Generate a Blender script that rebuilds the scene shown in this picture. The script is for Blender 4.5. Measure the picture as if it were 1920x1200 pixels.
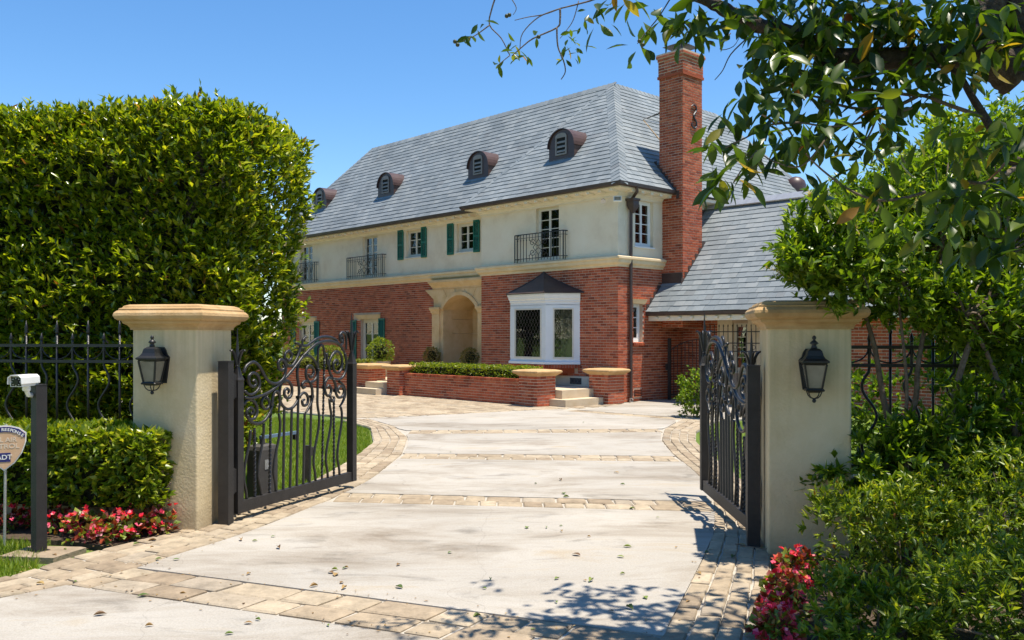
import bpy, math, random
import numpy as np
from math import pi, sin, cos, radians, sqrt, atan2
from mathutils import Vector, Matrix

for o in list(bpy.data.objects): bpy.data.objects.remove(o, do_unlink=True)
SC = bpy.context.scene
COL = SC.collection
random.seed(7); RNG = np.random.default_rng(7)

# ------------------------------------------------------------ camera, sky, sun, exposure
F, CX, HY, CAMH = 1652., 960., 628., 1.7
cam_d = bpy.data.cameras.new('camera'); cam = bpy.data.objects.new('camera', cam_d); COL.objects.link(cam)
cam.location = (0, 0, CAMH); cam.rotation_euler = (pi/2, 0, 0)
cam_d.sensor_width = 36; cam_d.lens = F/1920*36; cam_d.shift_y = (HY-600)/1920
cam_d.clip_start = .05; cam_d.clip_end = 6000
SC.camera = cam
SUN = Vector((.215, -.085, 1)).normalized()
SUN_EL = math.asin(SUN.z); SUN_AZ = atan2(SUN.x, SUN.y)
w = bpy.data.worlds.new('World'); SC.world = w; w.use_nodes = True
wn = w.node_tree.nodes; wl = w.node_tree.links
sky = wn.new('ShaderNodeTexSky'); sky.sky_type = 'NISHITA'; sky.sun_disc = False
sky.sun_elevation = SUN_EL; sky.sun_rotation = SUN_AZ
sky.air_density = 1.0; sky.dust_density = 0.0; sky.ozone_density = 4.0; sky.altitude = 0
wn['Background'].inputs['Strength'].default_value = .104
hs = wn.new('ShaderNodeHueSaturation'); hs.inputs['Saturation'].default_value = 1.2; wl.new(sky.outputs[0], hs.inputs['Color']); wl.new(hs.outputs[0], wn['Background'].inputs['Color'])
sd = bpy.data.lights.new('sun', 'SUN'); sd.energy = 4.2; sd.angle = radians(.53); sd.color = (1, .92, .80)
sun = bpy.data.objects.new('sun', sd); COL.objects.link(sun)
sun.rotation_euler = (-SUN).to_track_quat('-Z', 'Y').to_euler()
SC.view_settings.view_transform = 'Standard'; SC.view_settings.look = 'None'
SC.view_settings.exposure = .92; SC.view_settings.gamma = 1

# ------------------------------------------------------------ pixels of the photograph to places
def ray(px, py): return Vector(((px-CX)/F, 1., (HY-py)/F))
def gnd(px, py, z=0.):
    v = ray(px, py); t = (z-CAMH)/v.z; return Vector((v.x*t, t, z))
def at(px, py, depth):
    v = ray(px, py); return Vector((v.x*depth, depth, CAMH+v.z*depth))

# ------------------------------------------------------------ materials
def nd(nt, t, **kw):
    n = nt.nodes.new(t)
    for k, v in kw.items():
        if k.startswith('i_'): n.inputs[k[2:].replace('_', ' ')].default_value = v
        else: setattr(n, k, v)
    return n
def base_mat(name):
    m = bpy.data.materials.new(name); m.use_nodes = True
    nt = m.node_tree; return m, nt, nt.nodes['Principled BSDF'], nt.links
def ramp(nt, cols, fac):
    r = nt.nodes.new('ShaderNodeValToRGB'); e = r.color_ramp.elements
    while len(e) < len(cols): e.new(.5)
    for k, (p, c) in enumerate(cols): e[k].position = p; e[k].color = (*c, 1)
    nt.links.new(fac, r.inputs[0]); return r.outputs[0]
def surf(name, cols, scale=4., rough=.8, bump=.2, bscale=60., spec=.3, detail=6., world=False, metal=0., stretch=None):
    """noise-coloured surface with fine relief"""
    m, nt, p, L = base_mat(name)
    if world: co = nt.nodes.new('ShaderNodeNewGeometry').outputs['Position']
    else: co = nt.nodes.new('ShaderNodeTexCoord').outputs['Object']
    if stretch:
        mp = nt.nodes.new('ShaderNodeMapping'); mp.inputs['Scale'].default_value = stretch
        L.new(co, mp.inputs[0]); co = mp.outputs[0]
    n = nd(nt, 'ShaderNodeTexNoise', i_Scale=scale, i_Detail=detail, i_Roughness=.65); L.new(co, n.inputs['Vector'])
    L.new(ramp(nt, cols, n.outputs['Fac']), p.inputs['Base Color'])
    p.inputs['Roughness'].default_value = rough; p.inputs['Specular IOR Level'].default_value = spec
    p.inputs['Metallic'].default_value = metal
    if bump:
        n2 = nd(nt, 'ShaderNodeTexNoise', i_Scale=bscale, i_Detail=5.); L.new(co, n2.inputs['Vector'])
        b = nd(nt, 'ShaderNodeBump', i_Strength=bump, i_Distance=.02); L.new(n2.outputs['Fac'], b.inputs['Height'])
        L.new(b.outputs[0], p.inputs['Normal'])
    return m
def island_rand(nt):
    L = nt.links
    g = nt.nodes.new('ShaderNodeNewGeometry'); oi = nt.nodes.new('ShaderNodeObjectInfo')
    a = nd(nt, 'ShaderNodeMath', operation='ADD'); L.new(g.outputs['Random Per Island'], a.inputs[0]); L.new(oi.outputs['Random'], a.inputs[1])
    f = nd(nt, 'ShaderNodeMath', operation='FRACT'); L.new(a.outputs[0], f.inputs[0]); return f.outputs[0]
def pieces(name, cols, rough=.85, nscale=14., namt=.35, bump=.4, bscale=90., spec=.25):
    """each piece (mesh island or object) has its own shade, with stains over it"""
    m, nt, p, L = base_mat(name)
    c = ramp(nt, cols, island_rand(nt))
    pos = nt.nodes.new('ShaderNodeNewGeometry').outputs['Position']
    n = nd(nt, 'ShaderNodeTexNoise', i_Scale=nscale, i_Detail=6., i_Roughness=.7); L.new(pos, n.inputs['Vector'])
    mr = nd(nt, 'ShaderNodeMapRange', i_From_Min=.3, i_From_Max=.7, i_To_Min=1-namt, i_To_Max=1+namt*.6); L.new(n.outputs['Fac'], mr.inputs[0])
    n3 = nd(nt, 'ShaderNodeTexNoise', i_Scale=.7, i_Detail=3.); L.new(pos, n3.inputs['Vector'])
    mr3 = nd(nt, 'ShaderNodeMapRange', i_From_Min=.3, i_From_Max=.7, i_To_Min=.85, i_To_Max=1.12); L.new(n3.outputs['Fac'], mr3.inputs[0])
    mm = nd(nt, 'ShaderNodeMath', operation='MULTIPLY'); L.new(mr.outputs[0], mm.inputs[0]); L.new(mr3.outputs[0], mm.inputs[1])
    mx = nd(nt, 'ShaderNodeVectorMath', operation='SCALE'); L.new(c, mx.inputs[0]); L.new(mm.outputs[0], mx.inputs['Scale'])
    L.new(mx.outputs[0], p.inputs['Base Color'])
    p.inputs['Roughness'].default_value = rough; p.inputs['Specular IOR Level'].default_value = spec
    n2 = nd(nt, 'ShaderNodeTexNoise', i_Scale=bscale, i_Detail=5.); L.new(pos, n2.inputs['Vector'])
    b = nd(nt, 'ShaderNodeBump', i_Strength=bump, i_Distance=.01); L.new(n2.outputs['Fac'], b.inputs['Height']); L.new(b.outputs[0], p.inputs['Normal'])
    return m
def leafmat(name, cols, trans=.35, rough=.38, spec=.5):
    m, nt, p, L = base_mat(name)
    c = ramp(nt, cols, island_rand(nt))
    L.new(c, p.inputs['Base Color']); p.inputs['Roughness'].default_value = rough; p.inputs['Specular IOR Level'].default_value = spec
    t = nt.nodes.new('ShaderNodeBsdfTranslucent')
    g = nd(nt, 'ShaderNodeVectorMath', operation='MULTIPLY'); g.inputs[1].default_value = (1.5, 1.45, .45); L.new(c, g.inputs[0]); L.new(g.outputs[0], t.inputs[0])
    mx = nd(nt, 'ShaderNodeMixShader'); mx.inputs[0].default_value = trans
    L.new(p.outputs[0], mx.inputs[1]); L.new(t.outputs[0], mx.inputs[2]); L.new(mx.outputs[0], nt.nodes['Material Output'].inputs[0])
    return m
def glass(name, tint=(.02, .025, .025), refl=1.0, wav=.04):
    m, nt, p, L = base_mat(name)
    co = nt.nodes.new('ShaderNodeTexCoord').outputs['Object']
    n = nd(nt, 'ShaderNodeTexNoise', i_Scale=5., i_Detail=2.); L.new(co, n.inputs['Vector'])
    b = nd(nt, 'ShaderNodeBump', i_Strength=wav, i_Distance=.05); L.new(n.outputs['Fac'], b.inputs['Height'])
    gl = nd(nt, 'ShaderNodeBsdfGlossy', i_Roughness=.01); gl.inputs[0].default_value = (refl, refl, refl, 1); L.new(b.outputs[0], gl.inputs['Normal'])
    tr = nt.nodes.new('ShaderNodeBsdfTransparent'); tr.inputs[0].default_value = (.75, .8, .78, 1)
    fr = nd(nt, 'ShaderNodeFresnel', i_IOR=1.75); L.new(b.outputs[0], fr.inputs['Normal'])
    mx = nt.nodes.new('ShaderNodeMixShader'); L.new(fr.outputs[0], mx.inputs[0]); L.new(tr.outputs[0], mx.inputs[1]); L.new(gl.outputs[0], mx.inputs[2])
    L.new(mx.outputs[0], nt.nodes['Material Output'].inputs[0]); return m

M = {}
M['brick'] = pieces('brick_red', [(0, (.24, .055, .028)), (.2, (.38, .086, .038)), (.6, (.47, .112, .050)), (.88, (.53, .16, .078)), (1, (.30, .085, .055))], nscale=25., namt=.28)
M['mortar'] = surf('mortar', [(.3, (.50, .36, .26)), (.7, (.63, .49, .37))], scale=6., rough=.95, bump=.3, world=True)
M['slate'] = pieces('slate', [(0, (.175, .199, .210)), (.4, (.202, .226, .236)), (.72, (.225, .248, .256)), (.95, (.25, .27, .273)), (1, (.165, .178, .184))], rough=.6, nscale=9., namt=.08, bump=.25, bscale=40., spec=.3)
M['felt'] = surf('roof_felt', [(.3, (.03, .033, .036)), (.7, (.06, .063, .066))], bump=0)
M['stucco'] = surf('cream_stucco', [(.25, (.70, .57, .40)), (.5, (.82, .70, .52)), (.75, (.86, .76, .59))], scale=1.3, rough=.92, bump=.35, bscale=35., world=True)
M['trim'] = surf('cream_trim', [(.3, (.72, .54, .31)), (.7, (.82, .66, .43))], scale=3., rough=.85, bump=.15, world=True)
M['eave'] = surf('eave_paint', [(.3, (.75, .65, .50)), (.7, (.82, .73, .59))], scale=5., rough=.7, bump=.1, world=True)
M['sand'] = surf('tan_limestone', [(.3, (.62, .41, .19)), (.5, (.72, .50, .26)), (.75, (.78, .58, .34))], scale=2.5, rough=.9, bump=.3, world=True)
M['ochre'] = surf('ochre_cast_stone', [(.25, (.36, .215, .09)), (.5, (.48, .31, .145)), (.75, (.55, .385, .205))], scale=5., rough=.85, bump=.25, bscale=45., world=True)
def pillar_mat():
    m, nt, p, L = base_mat('pillar_stucco'); pos = nt.nodes.new('ShaderNodeNewGeometry').outputs['Position']
    n = nd(nt, 'ShaderNodeTexNoise', i_Scale=1.8, i_Detail=8., i_Roughness=.65); L.new(pos, n.inputs['Vector'])
    c = ramp(nt, [(.25, (.53, .41, .225)), (.5, (.65, .525, .32)), (.75, (.72, .60, .40))], n.outputs['Fac'])
    mp = nt.nodes.new('ShaderNodeMapping'); mp.inputs['Scale'].default_value = (22, 22, .7); L.new(pos, mp.inputs[0])
    k = nd(nt, 'ShaderNodeTexNoise', i_Scale=1., i_Detail=4.); L.new(mp.outputs[0], k.inputs['Vector'])
    sx = nt.nodes.new('ShaderNodeSeparateXYZ'); L.new(pos, sx.inputs[0])
    def band(sock, a, b, lo, hi): 
        r = nd(nt, 'ShaderNodeMapRange', i_From_Min=a, i_From_Max=b, i_To_Min=lo, i_To_Max=hi); L.new(sock, r.inputs[0]); return r.outputs[0]
    def mul(a, b): 
        q = nd(nt, 'ShaderNodeMath', operation='MULTIPLY'); L.new(a, q.inputs[0]); L.new(b, q.inputs[1]); return q.outputs[0]
    f = mul(band(k.outputs['Fac'], .42, .68, 0., .38), band(sx.outputs['Z'], .9, 1.75, 0., 1.))
    mx = nd(nt, 'ShaderNodeMix', data_type='RGBA'); L.new(f, mx.inputs[0]); L.new(c, mx.inputs[6]); mx.inputs[7].default_value = (.33, .28, .14, 1)
    d = mul(band(n.outputs['Fac'], .35, .6, 1., .4), band(sx.outputs['Z'], .0, .22, .7, 0.))
    m2 = nd(nt, 'ShaderNodeMix', data_type='RGBA'); L.new(d, m2.inputs[0]); L.new(mx.outputs[2], m2.inputs[6]); m2.inputs[7].default_value = (.24, .18, .11, 1)
    L.new(m2.outputs[2], p.inputs['Base Color']); p.inputs['Roughness'].default_value = .93; p.inputs['Specular IOR Level'].default_value = .25
    n2 = nd(nt, 'ShaderNodeTexNoise', i_Scale=45., i_Detail=6.); L.new(pos, n2.inputs['Vector']); b = nd(nt, 'ShaderNodeBump', i_Strength=.25, i_Distance=.02); L.new(n2.outputs['Fac'], b.inputs['Height']); L.new(b.outputs[0], p.inputs['Normal']); return m
M['pillar'] = pillar_mat()
M['white'] = surf('white_paint', [(.3, (.76, .76, .76)), (.7, (.82, .82, .81))], rough=.45, bump=.05, spec=.5)
M['sash'] = surf('cream_window_paint', [(.3, (.66, .60, .50)), (.7, (.74, .69, .58))], rough=.5, bump=.08)
M['green'] = surf('green_paint', [(.3, (.006, .115, .075)), (.7, (.012, .155, .10))], rough=.5, bump=.1, spec=.4)
M['bronze'] = surf('brown_copper', [(.3, (.052, .032, .026)), (.7, (.085, .056, .046))], rough=.5, bump=.1, spec=.5)
M['dormer'] = surf('brown_dormer_metal', [(.3, (.060, .030, .025)), (.7, (.085, .048, .040))], rough=.42, bump=.06, spec=.5)
M['louvre'] = surf('grey_louvre_frame', [(.3, (.24, .20, .17)), (.7, (.32, .27, .24))], rough=.6, bump=0)
M['dark'] = surf('unlit_dark', [(.3, (.012, .012, .011)), (.7, (.022, .021, .019))], rough=.95, bump=0)  # near-black colour stands in for shade inside rooms, vents and louvres
M['curtain'] = surf('pale_curtain', [(.3, (.35, .36, .34)), (.7, (.5, .5, .47))], rough=.9, bump=0)
M['iron'] = surf('black_iron', [(.3, (.010, .010, .011)), (.7, (.020, .019, .019))], scale=20., rough=.36, bump=.25, bscale=120., spec=.55)
M['irondull'] = surf('dull_black_iron', [(.3, (.016, .014, .013)), (.7, (.032, .028, .026))], scale=12., rough=.5, bump=.3, bscale=150., spec=.45)
M['lampmetal'] = surf('lantern_metal', [(.3, (.010, .010, .011)), (.7, (.018, .018, .018))], rough=.4, bump=.2, bscale=150., spec=.5)
def concrete():
    m, nt, p, L = base_mat('concrete'); pos = nt.nodes.new('ShaderNodeNewGeometry').outputs['Position']
    mp = nt.nodes.new('ShaderNodeMapping'); mp.inputs['Scale'].default_value = (.5, 1.3, 1); L.new(pos, mp.inputs[0])
    n = nd(nt, 'ShaderNodeTexNoise', i_Scale=.9, i_Detail=12., i_Roughness=.72, i_Distortion=.6); L.new(mp.outputs[0], n.inputs['Vector'])
    c = ramp(nt, [(.30, (.215, .175, .13)), (.40, (.31, .272, .22)), (.49, (.375, .340, .286)), (.57, (.41, .38, .33)), (.66, (.385, .33, .25)), (.78, (.32, .25, .17))], n.outputs['Fac'])
    def mult(col, fac): 
        v = nd(nt, 'ShaderNodeVectorMath', operation='SCALE'); L.new(col, v.inputs[0]); L.new(fac, v.inputs['Scale']); return v.outputs[0]
    def band(sock, a, b, lo, hi): 
        r = nd(nt, 'ShaderNodeMapRange', i_From_Min=a, i_From_Max=b, i_To_Min=lo, i_To_Max=hi); L.new(sock, r.inputs[0]); return r.outputs[0]
    sp = nd(nt, 'ShaderNodeTexNoise', i_Scale=70., i_Detail=4., i_Roughness=.8); L.new(pos, sp.inputs['Vector']); c = mult(c, band(sp.outputs['Fac'], .32, .62, .80, 1.06))
    st = nd(nt, 'ShaderNodeTexNoise', i_Scale=2.3, i_Detail=6., i_Roughness=.65, i_Distortion=1.); L.new(mp.outputs[0], st.inputs['Vector']); c = mult(c, band(st.outputs['Fac'], .56, .70, 1., .66))
    pt = nd(nt, 'ShaderNodeTexNoise', i_Scale=.35, i_Detail=3.); L.new(pos, pt.inputs['Vector']); c = mult(c, band(pt.outputs['Fac'], .35, .65, .9, 1.1))
    dn_ = nd(nt, 'ShaderNodeTexNoise', i_Scale=1.6, i_Detail=5.); L.new(pos, dn_.inputs['Vector'])
    ad = nd(nt, 'ShaderNodeVectorMath', operation='MULTIPLY_ADD'); L.new(dn_.outputs['Color'], ad.inputs[0]); ad.inputs[1].default_value = (.5, .5, .5); L.new(pos, ad.inputs[2])
    vo = nd(nt, 'ShaderNodeTexVoronoi', feature='DISTANCE_TO_EDGE', i_Scale=.34); L.new(ad.outputs[0], vo.inputs['Vector'])
    ck = band(vo.outputs['Distance'], .0, .0016, .80, 1.)
    c = mult(c, ck); L.new(c, p.inputs['Base Color']); p.inputs['Roughness'].default_value = .9; p.inputs['Specular IOR Level'].default_value = .25
    b = nd(nt, 'ShaderNodeBump', i_Strength=.4, i_Distance=.01); L.new(sp.outputs['Fac'], b.inputs['Height']); L.new(b.outputs[0], p.inputs['Normal']); return m
M['concrete'] = concrete()
M['paver'] = pieces('tan_paver', [(0, (.28, .215, .145)), (.3, (.355, .28, .19)), (.65, (.40, .325, .225)), (.88, (.43, .35, .245)), (1, (.33, .275, .205))], nscale=7., namt=.34, bump=.8, bscale=35.)
M['jointsand'] = surf('joint_sand', [(.3, (.36, .32, .26)), (.7, (.47, .43, .36))], scale=12., rough=.97, bump=.4, world=True)
M['step'] = surf('pale_step_stone', [(.3, (.52, .41, .27)), (.7, (.60, .50, .36))], scale=4., rough=.85, bump=.2, world=True)
M['soil'] = surf('soil', [(.3, (.05, .032, .02)), (.7, (.10, .07, .045))], scale=14., rough=.97, bump=1., bscale=40., world=True)
M['lawn'] = surf('lawn_ground', [(.3, (.075, .125, .018)), (.7, (.14, .20, .035))], scale=3., rough=.95, bump=.6, bscale=120., world=True)
M['bark'] = surf('grey_brown_bark', [(.25, (.030, .020, .014)), (.5, (.065, .047, .035)), (.75, (.12, .095, .075))], scale=22., rough=.95, bump=1., bscale=45.)
M['twig'] = surf('twig_bark', [(.3, (.09, .065, .045)), (.7, (.20, .155, .115))], scale=30., rough=.9, bump=.4)
M['core'] = surf('painted_inner_shade', [(.35, (.008, .012, .004)), (.65, (.03, .032, .014))], scale=20., rough=1., bump=1., bscale=30.)  # near-black fill, the shade deep inside foliage put into the colour
M['terracotta'] = surf('pale_pot', [(.3, (.42, .33, .25)), (.7, (.52, .43, .34))], scale=6., rough=.8, bump=.1)
M['camwhite'] = surf('camera_white', [(.3, (.72, .72, .68)), (.7, (.80, .80, .76))], rough=.35, bump=0, spec=.5)
M['lens'] = surf('lens_black', [(.3, (.012, .012, .015)), (.7, (.02, .02, .03))], rough=.08, bump=0, spec=.8)
M['galv'] = surf('galvanised', [(.3, (.40, .40, .40)), (.7, (.55, .55, .54))], rough=.4, bump=.1, metal=.6)
M['opgrey'] = surf('operator_grey', [(.3, (.06, .055, .05)), (.7, (.09, .085, .08))], rough=.55, bump=.1)
M['bluearm'] = surf('operator_arm_paint', [(.3, (.10, .16, .24)), (.7, (.16, .24, .34))], rough=.3, bump=0)
M['signtan'] = surf('sign_faded_orange', [(.3, (.62, .38, .22)), (.7, (.72, .48, .30))], scale=8., rough=.5, bump=0)
M['signblue'] = surf('sign_blue', [(.3, (.02, .025, .14)), (.7, (.035, .04, .18))], rough=.5, bump=0)
M['signwhite'] = surf('sign_white', [(.3, (.75, .74, .70)), (.7, (.82, .81, .78))], rough=.5, bump=0)
M['signghost'] = surf('sign_faded_lettering', [(.3, (.70, .56, .42)), (.7, (.76, .62, .48))], rough=.5, bump=0)
M['glass'] = glass('window_glass')
M['lampglass'] = surf('frosted_lamp_glass', [(.3, (.17, .155, .115)), (.7, (.26, .24, .185))], rough=.22, bump=0, spec=.6)
M['hedge'] = leafmat('hedge_leaf', [(0, (.050, .085, .005)), (.33, (.110, .175, .008)), (.62, (.21, .275, .012)), (.86, (.36, .40, .018)), (.984, (.47, .46, .05)), (.99, (.26, .12, .03))], rough=.22, trans=.47, spec=.6)
M['box'] = leafmat('box_leaf', [(0, (.07, .12, .010)), (.5, (.17, .25, .014)), (.85, (.31, .36, .025)), (1, (.42, .40, .05))], rough=.33, trans=.45)
M['boxyellow'] = leafmat('yellow_box_leaf', [(0, (.08, .12, .012)), (.5, (.18, .22, .02)), (1, (.32, .33, .04))], rough=.45)
M['boxdry'] = leafmat('dry_box_leaf', [(0, (.12, .11, .02)), (.5, (.26, .21, .05)), (1, (.42, .33, .10))], rough=.5)
M['azalea'] = leafmat('azalea_leaf', [(0, (.06, .11, .010)), (.5, (.14, .22, .016)), (.82, (.27, .34, .025)), (.985, (.40, .42, .045)), (1, (.42, .14, .03))], rough=.40, trans=.45)
M['privet'] = leafmat('privet_leaf', [(0, (.05, .105, .008)), (.5, (.12, .21, .014)), (.85, (.23, .33, .022)), (1, (.36, .41, .04))], trans=.48, rough=.34)
M['magnolia'] = leafmat('broad_leaf', [(0, (.022, .050, .007)), (.5, (.048, .098, .010)), (.88, (.10, .155, .012)), (.965, (.22, .21, .022)), (.988, (.38, .25, .03)), (1, (.20, .055, .02))], trans=.5, rough=.34)
M['farleaf'] = leafmat('far_leaf', [(0, (.03, .06, .012)), (.5, (.06, .11, .02)), (1, (.12, .17, .03))])
M['petal'] = leafmat('begonia_petal', [(0, (.70, .015, .05)), (.4, (.80, .04, .13)), (.7, (.85, .15, .27)), (1, (.88, .45, .48))], trans=.35, rough=.6)
M['begleaf'] = leafmat('begonia_leaf', [(0, (.12, .022, .014)), (.25, (.26, .045, .025)), (.45, (.38, .08, .04)), (.6, (.10, .17, .02)), (1, (.26, .31, .035))], trans=.3, rough=.4)
M['panicle'] = leafmat('cream_flower', [(0, (.45, .36, .18)), (1, (.65, .55, .32))], trans=.3, rough=.7)
M['grass'] = leafmat('grass_blade', [(0, (.11, .18, .012)), (.5, (.19, .28, .02)), (.85, (.27, .35, .03)), (1, (.40, .38, .09))], trans=.45, rough=.5)
M['fall'] = leafmat('fallen_leaf', [(0, (.07, .10, .02)), (.5, (.12, .17, .03)), (.75, (.26, .16, .05)), (1, (.10, .05, .02))], trans=.15, rough=.6)
M['fruit'] = surf('green_fruit', [(.3, (.03, .035, .015)), (.7, (.08, .08, .03))], rough=.5, bump=0)

# ------------------------------------------------------------ object helpers
def link(name, me, mat=None, parent=None, loc=(0, 0, 0), rotz=0.):
    o = bpy.data.objects.new(name, me); COL.objects.link(o)
    if mat is not None and me is not None and not me.materials: me.materials.append(M[mat])
    o.location = loc
    if rotz: o.rotation_euler = (0, 0, rotz)
    if parent is not None: o.parent = parent
    return o
def thing(name, label, cat, loc=(0, 0, 0), rotz=0., group=None):
    o = bpy.data.objects.new(name, None); o.empty_display_size = .1; COL.objects.link(o)
    o.location = loc; o.rotation_euler = (0, 0, rotz); return tag(o, label, cat, group)
def tag(o, label, cat, group=None, kind=None):
    o['label'] = label; o['category'] = cat
    if group: o['group'] = group
    if kind: o['kind'] = kind
    return o
def structure(o, label=None):
    o['kind'] = 'structure'
    if label: o['label'] = label
    return o
def stuff(o, label=None):
    o['kind'] = 'stuff'
    if label: o['label'] = label
    return o

class MB:
    def __init__(s): s.v = []; s.f = []
    def add(s, vs, fs):
        b = len(s.v); s.v += [tuple(v) for v in vs]; s.f += [tuple(i+b for i in f) for f in fs]; return s
    def box(s, x0, x1, y0, y1, z0, z1):
        return s.add([(x0, y0, z0), (x1, y0, z0), (x1, y1, z0), (x0, y1, z0), (x0, y0, z1), (x1, y0, z1), (x1, y1, z1), (x0, y1, z1)],
                     [(0, 3, 2, 1), (4, 5, 6, 7), (0, 1, 5, 4), (1, 2, 6, 5), (2, 3, 7, 6), (3, 0, 4, 7)])
    def hexa(s, bot, top):
        return s.add(list(bot)+list(top), [(3, 2, 1, 0), (4, 5, 6, 7), (0, 1, 5, 4), (1, 2, 6, 5), (2, 3, 7, 6), (3, 0, 4, 7)])
    def prism(s, poly, z0, z1):
        n = len(poly); vs = [(*p[:2], z0) for p in poly]+[(*p[:2], z1) for p in poly]
        fs = [tuple(range(n-1, -1, -1)), tuple(range(n, 2*n))]+[(i, (i+1) % n, n+(i+1) % n, n+i) for i in range(n)]
        return s.add(vs, fs)
    def extrude_profile(s, prof, a, b):
        """profile [(out,z)] swept from point a to b in the horizontal; out is to the right of a->b"""
        a = Vector(a); b = Vector(b); d = (b-a).normalized(); r = Vector((d.y, -d.x, 0)); n = len(prof)
        vs = [a+r*p[0]+Vector((0, 0, p[1])) for p in prof]+[b+r*p[0]+Vector((0, 0, p[1])) for p in prof]
        fs = [(i, (i+1) % n, n+(i+1) % n, n+i) for i in range(n)]+[tuple(range(n-1, -1, -1)), tuple(range(n, 2*n))]
        return s.add(vs, fs)
    def square_lathe(s, prof, hx, hy, cx=0., cy=0.):
        """profile [(offset,z)] round a rectangle of half sizes hx, hy"""
        vs = []
        for o, z in prof: vs += [(cx-hx-o, cy-hy-o, z), (cx+hx+o, cy-hy-o, z), (cx+hx+o, cy+hy+o, z), (cx-hx-o, cy+hy+o, z)]
        n = len(prof); fs = [(3, 2, 1, 0), tuple(4*(n-1)+i for i in range(4))]
        for k in range(n-1):
            for i in range(4): fs.append((4*k+i, 4*k+(i+1) % 4, 4*k+4+(i+1) % 4, 4*k+4+i))
        return s.add(vs, fs)
    def lathe(s, prof, c=(0, 0, 0), n=16):
        vs = []; fs = []
        for r, z in prof:
            for i in range(n): vs.append((c[0]+r*cos(2*pi*i/n), c[1]+r*sin(2*pi*i/n), c[2]+z))
        for k in range(len(prof)-1):
            for i in range(n): fs.append((k*n+i, k*n+(i+1) % n, k*n+n+(i+1) % n, k*n+n+i))
        fs.append(tuple(range(n-1, -1, -1))); fs.append(tuple((len(prof)-1)*n+i for i in range(n)))
        return s.add(vs, fs)
    def tube(s, pts, r, n=6, twist=0., sq=False):
        """pts list of 3-D points, r a radius or list of radii; twist in radians per metre"""
        pts = [Vector(p) for p in pts]; m = len(pts)
        rr = r if isinstance(r, (list, tuple)) else [r]*m
        vs = []; fs = []; up = None; acc = 0.
        for k in range(m):
            t = (pts[min(k+1, m-1)]-pts[max(k-1, 0)])
            t = t.normalized() if t.length > 1e-9 else Vector((0, 0, 1))
            if up is None: up = Vector((0, 0, 1)) if abs(t.z) < .9 else Vector((1, 0, 0))
            a = up-t*up.dot(t)
            a = a.normalized() if a.length > 1e-6 else t.orthogonal().normalized()
            up = a; b = t.cross(a)
            if k: acc += (pts[k]-pts[k-1]).length*twist
            for i in range(n):
                q = 2*pi*i/n+acc+(pi/4 if sq else 0); vs.append(pts[k]+(a*cos(q)+b*sin(q))*rr[k])
        for k in range(m-1):
            for i in range(n): fs.append((k*n+i, k*n+(i+1) % n, k*n+n+(i+1) % n, k*n+n+i))
        fs.append(tuple(range(n-1, -1, -1))); fs.append(tuple((m-1)*n+i for i in range(n)))
        return s.add(vs, fs)
    def mesh(s, name='mesh', smooth=False):
        me = bpy.data.meshes.new(name); me.from_pydata([tuple(v) for v in s.v], [], s.f); me.update()
        if smooth:
            me.polygons.foreach_set('use_smooth', [True]*len(me.polygons))
        return me
    def build(s, name, mat, parent=None, loc=(0, 0, 0), rotz=0., smooth=False):
        return link(name, s.mesh(name, smooth), mat, parent, loc, rotz)

def smooth_line(pts, sub=6):
    """Catmull-Rom through the points"""
    P = [Vector(p) for p in pts]; out = []
    for i in range(len(P)-1):
        p0 = P[max(i-1, 0)]; p1 = P[i]; p2 = P[i+1]; p3 = P[min(i+2, len(P)-1)]
        for k in range(sub):
            t = k/sub
            out.append(.5*((2*p1)+(p2-p0)*t+(2*p0-5*p1+4*p2-p3)*t*t+(3*p1-p0-3*p2+p3)*t**3))
    out.append(P[-1]); return out

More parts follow.
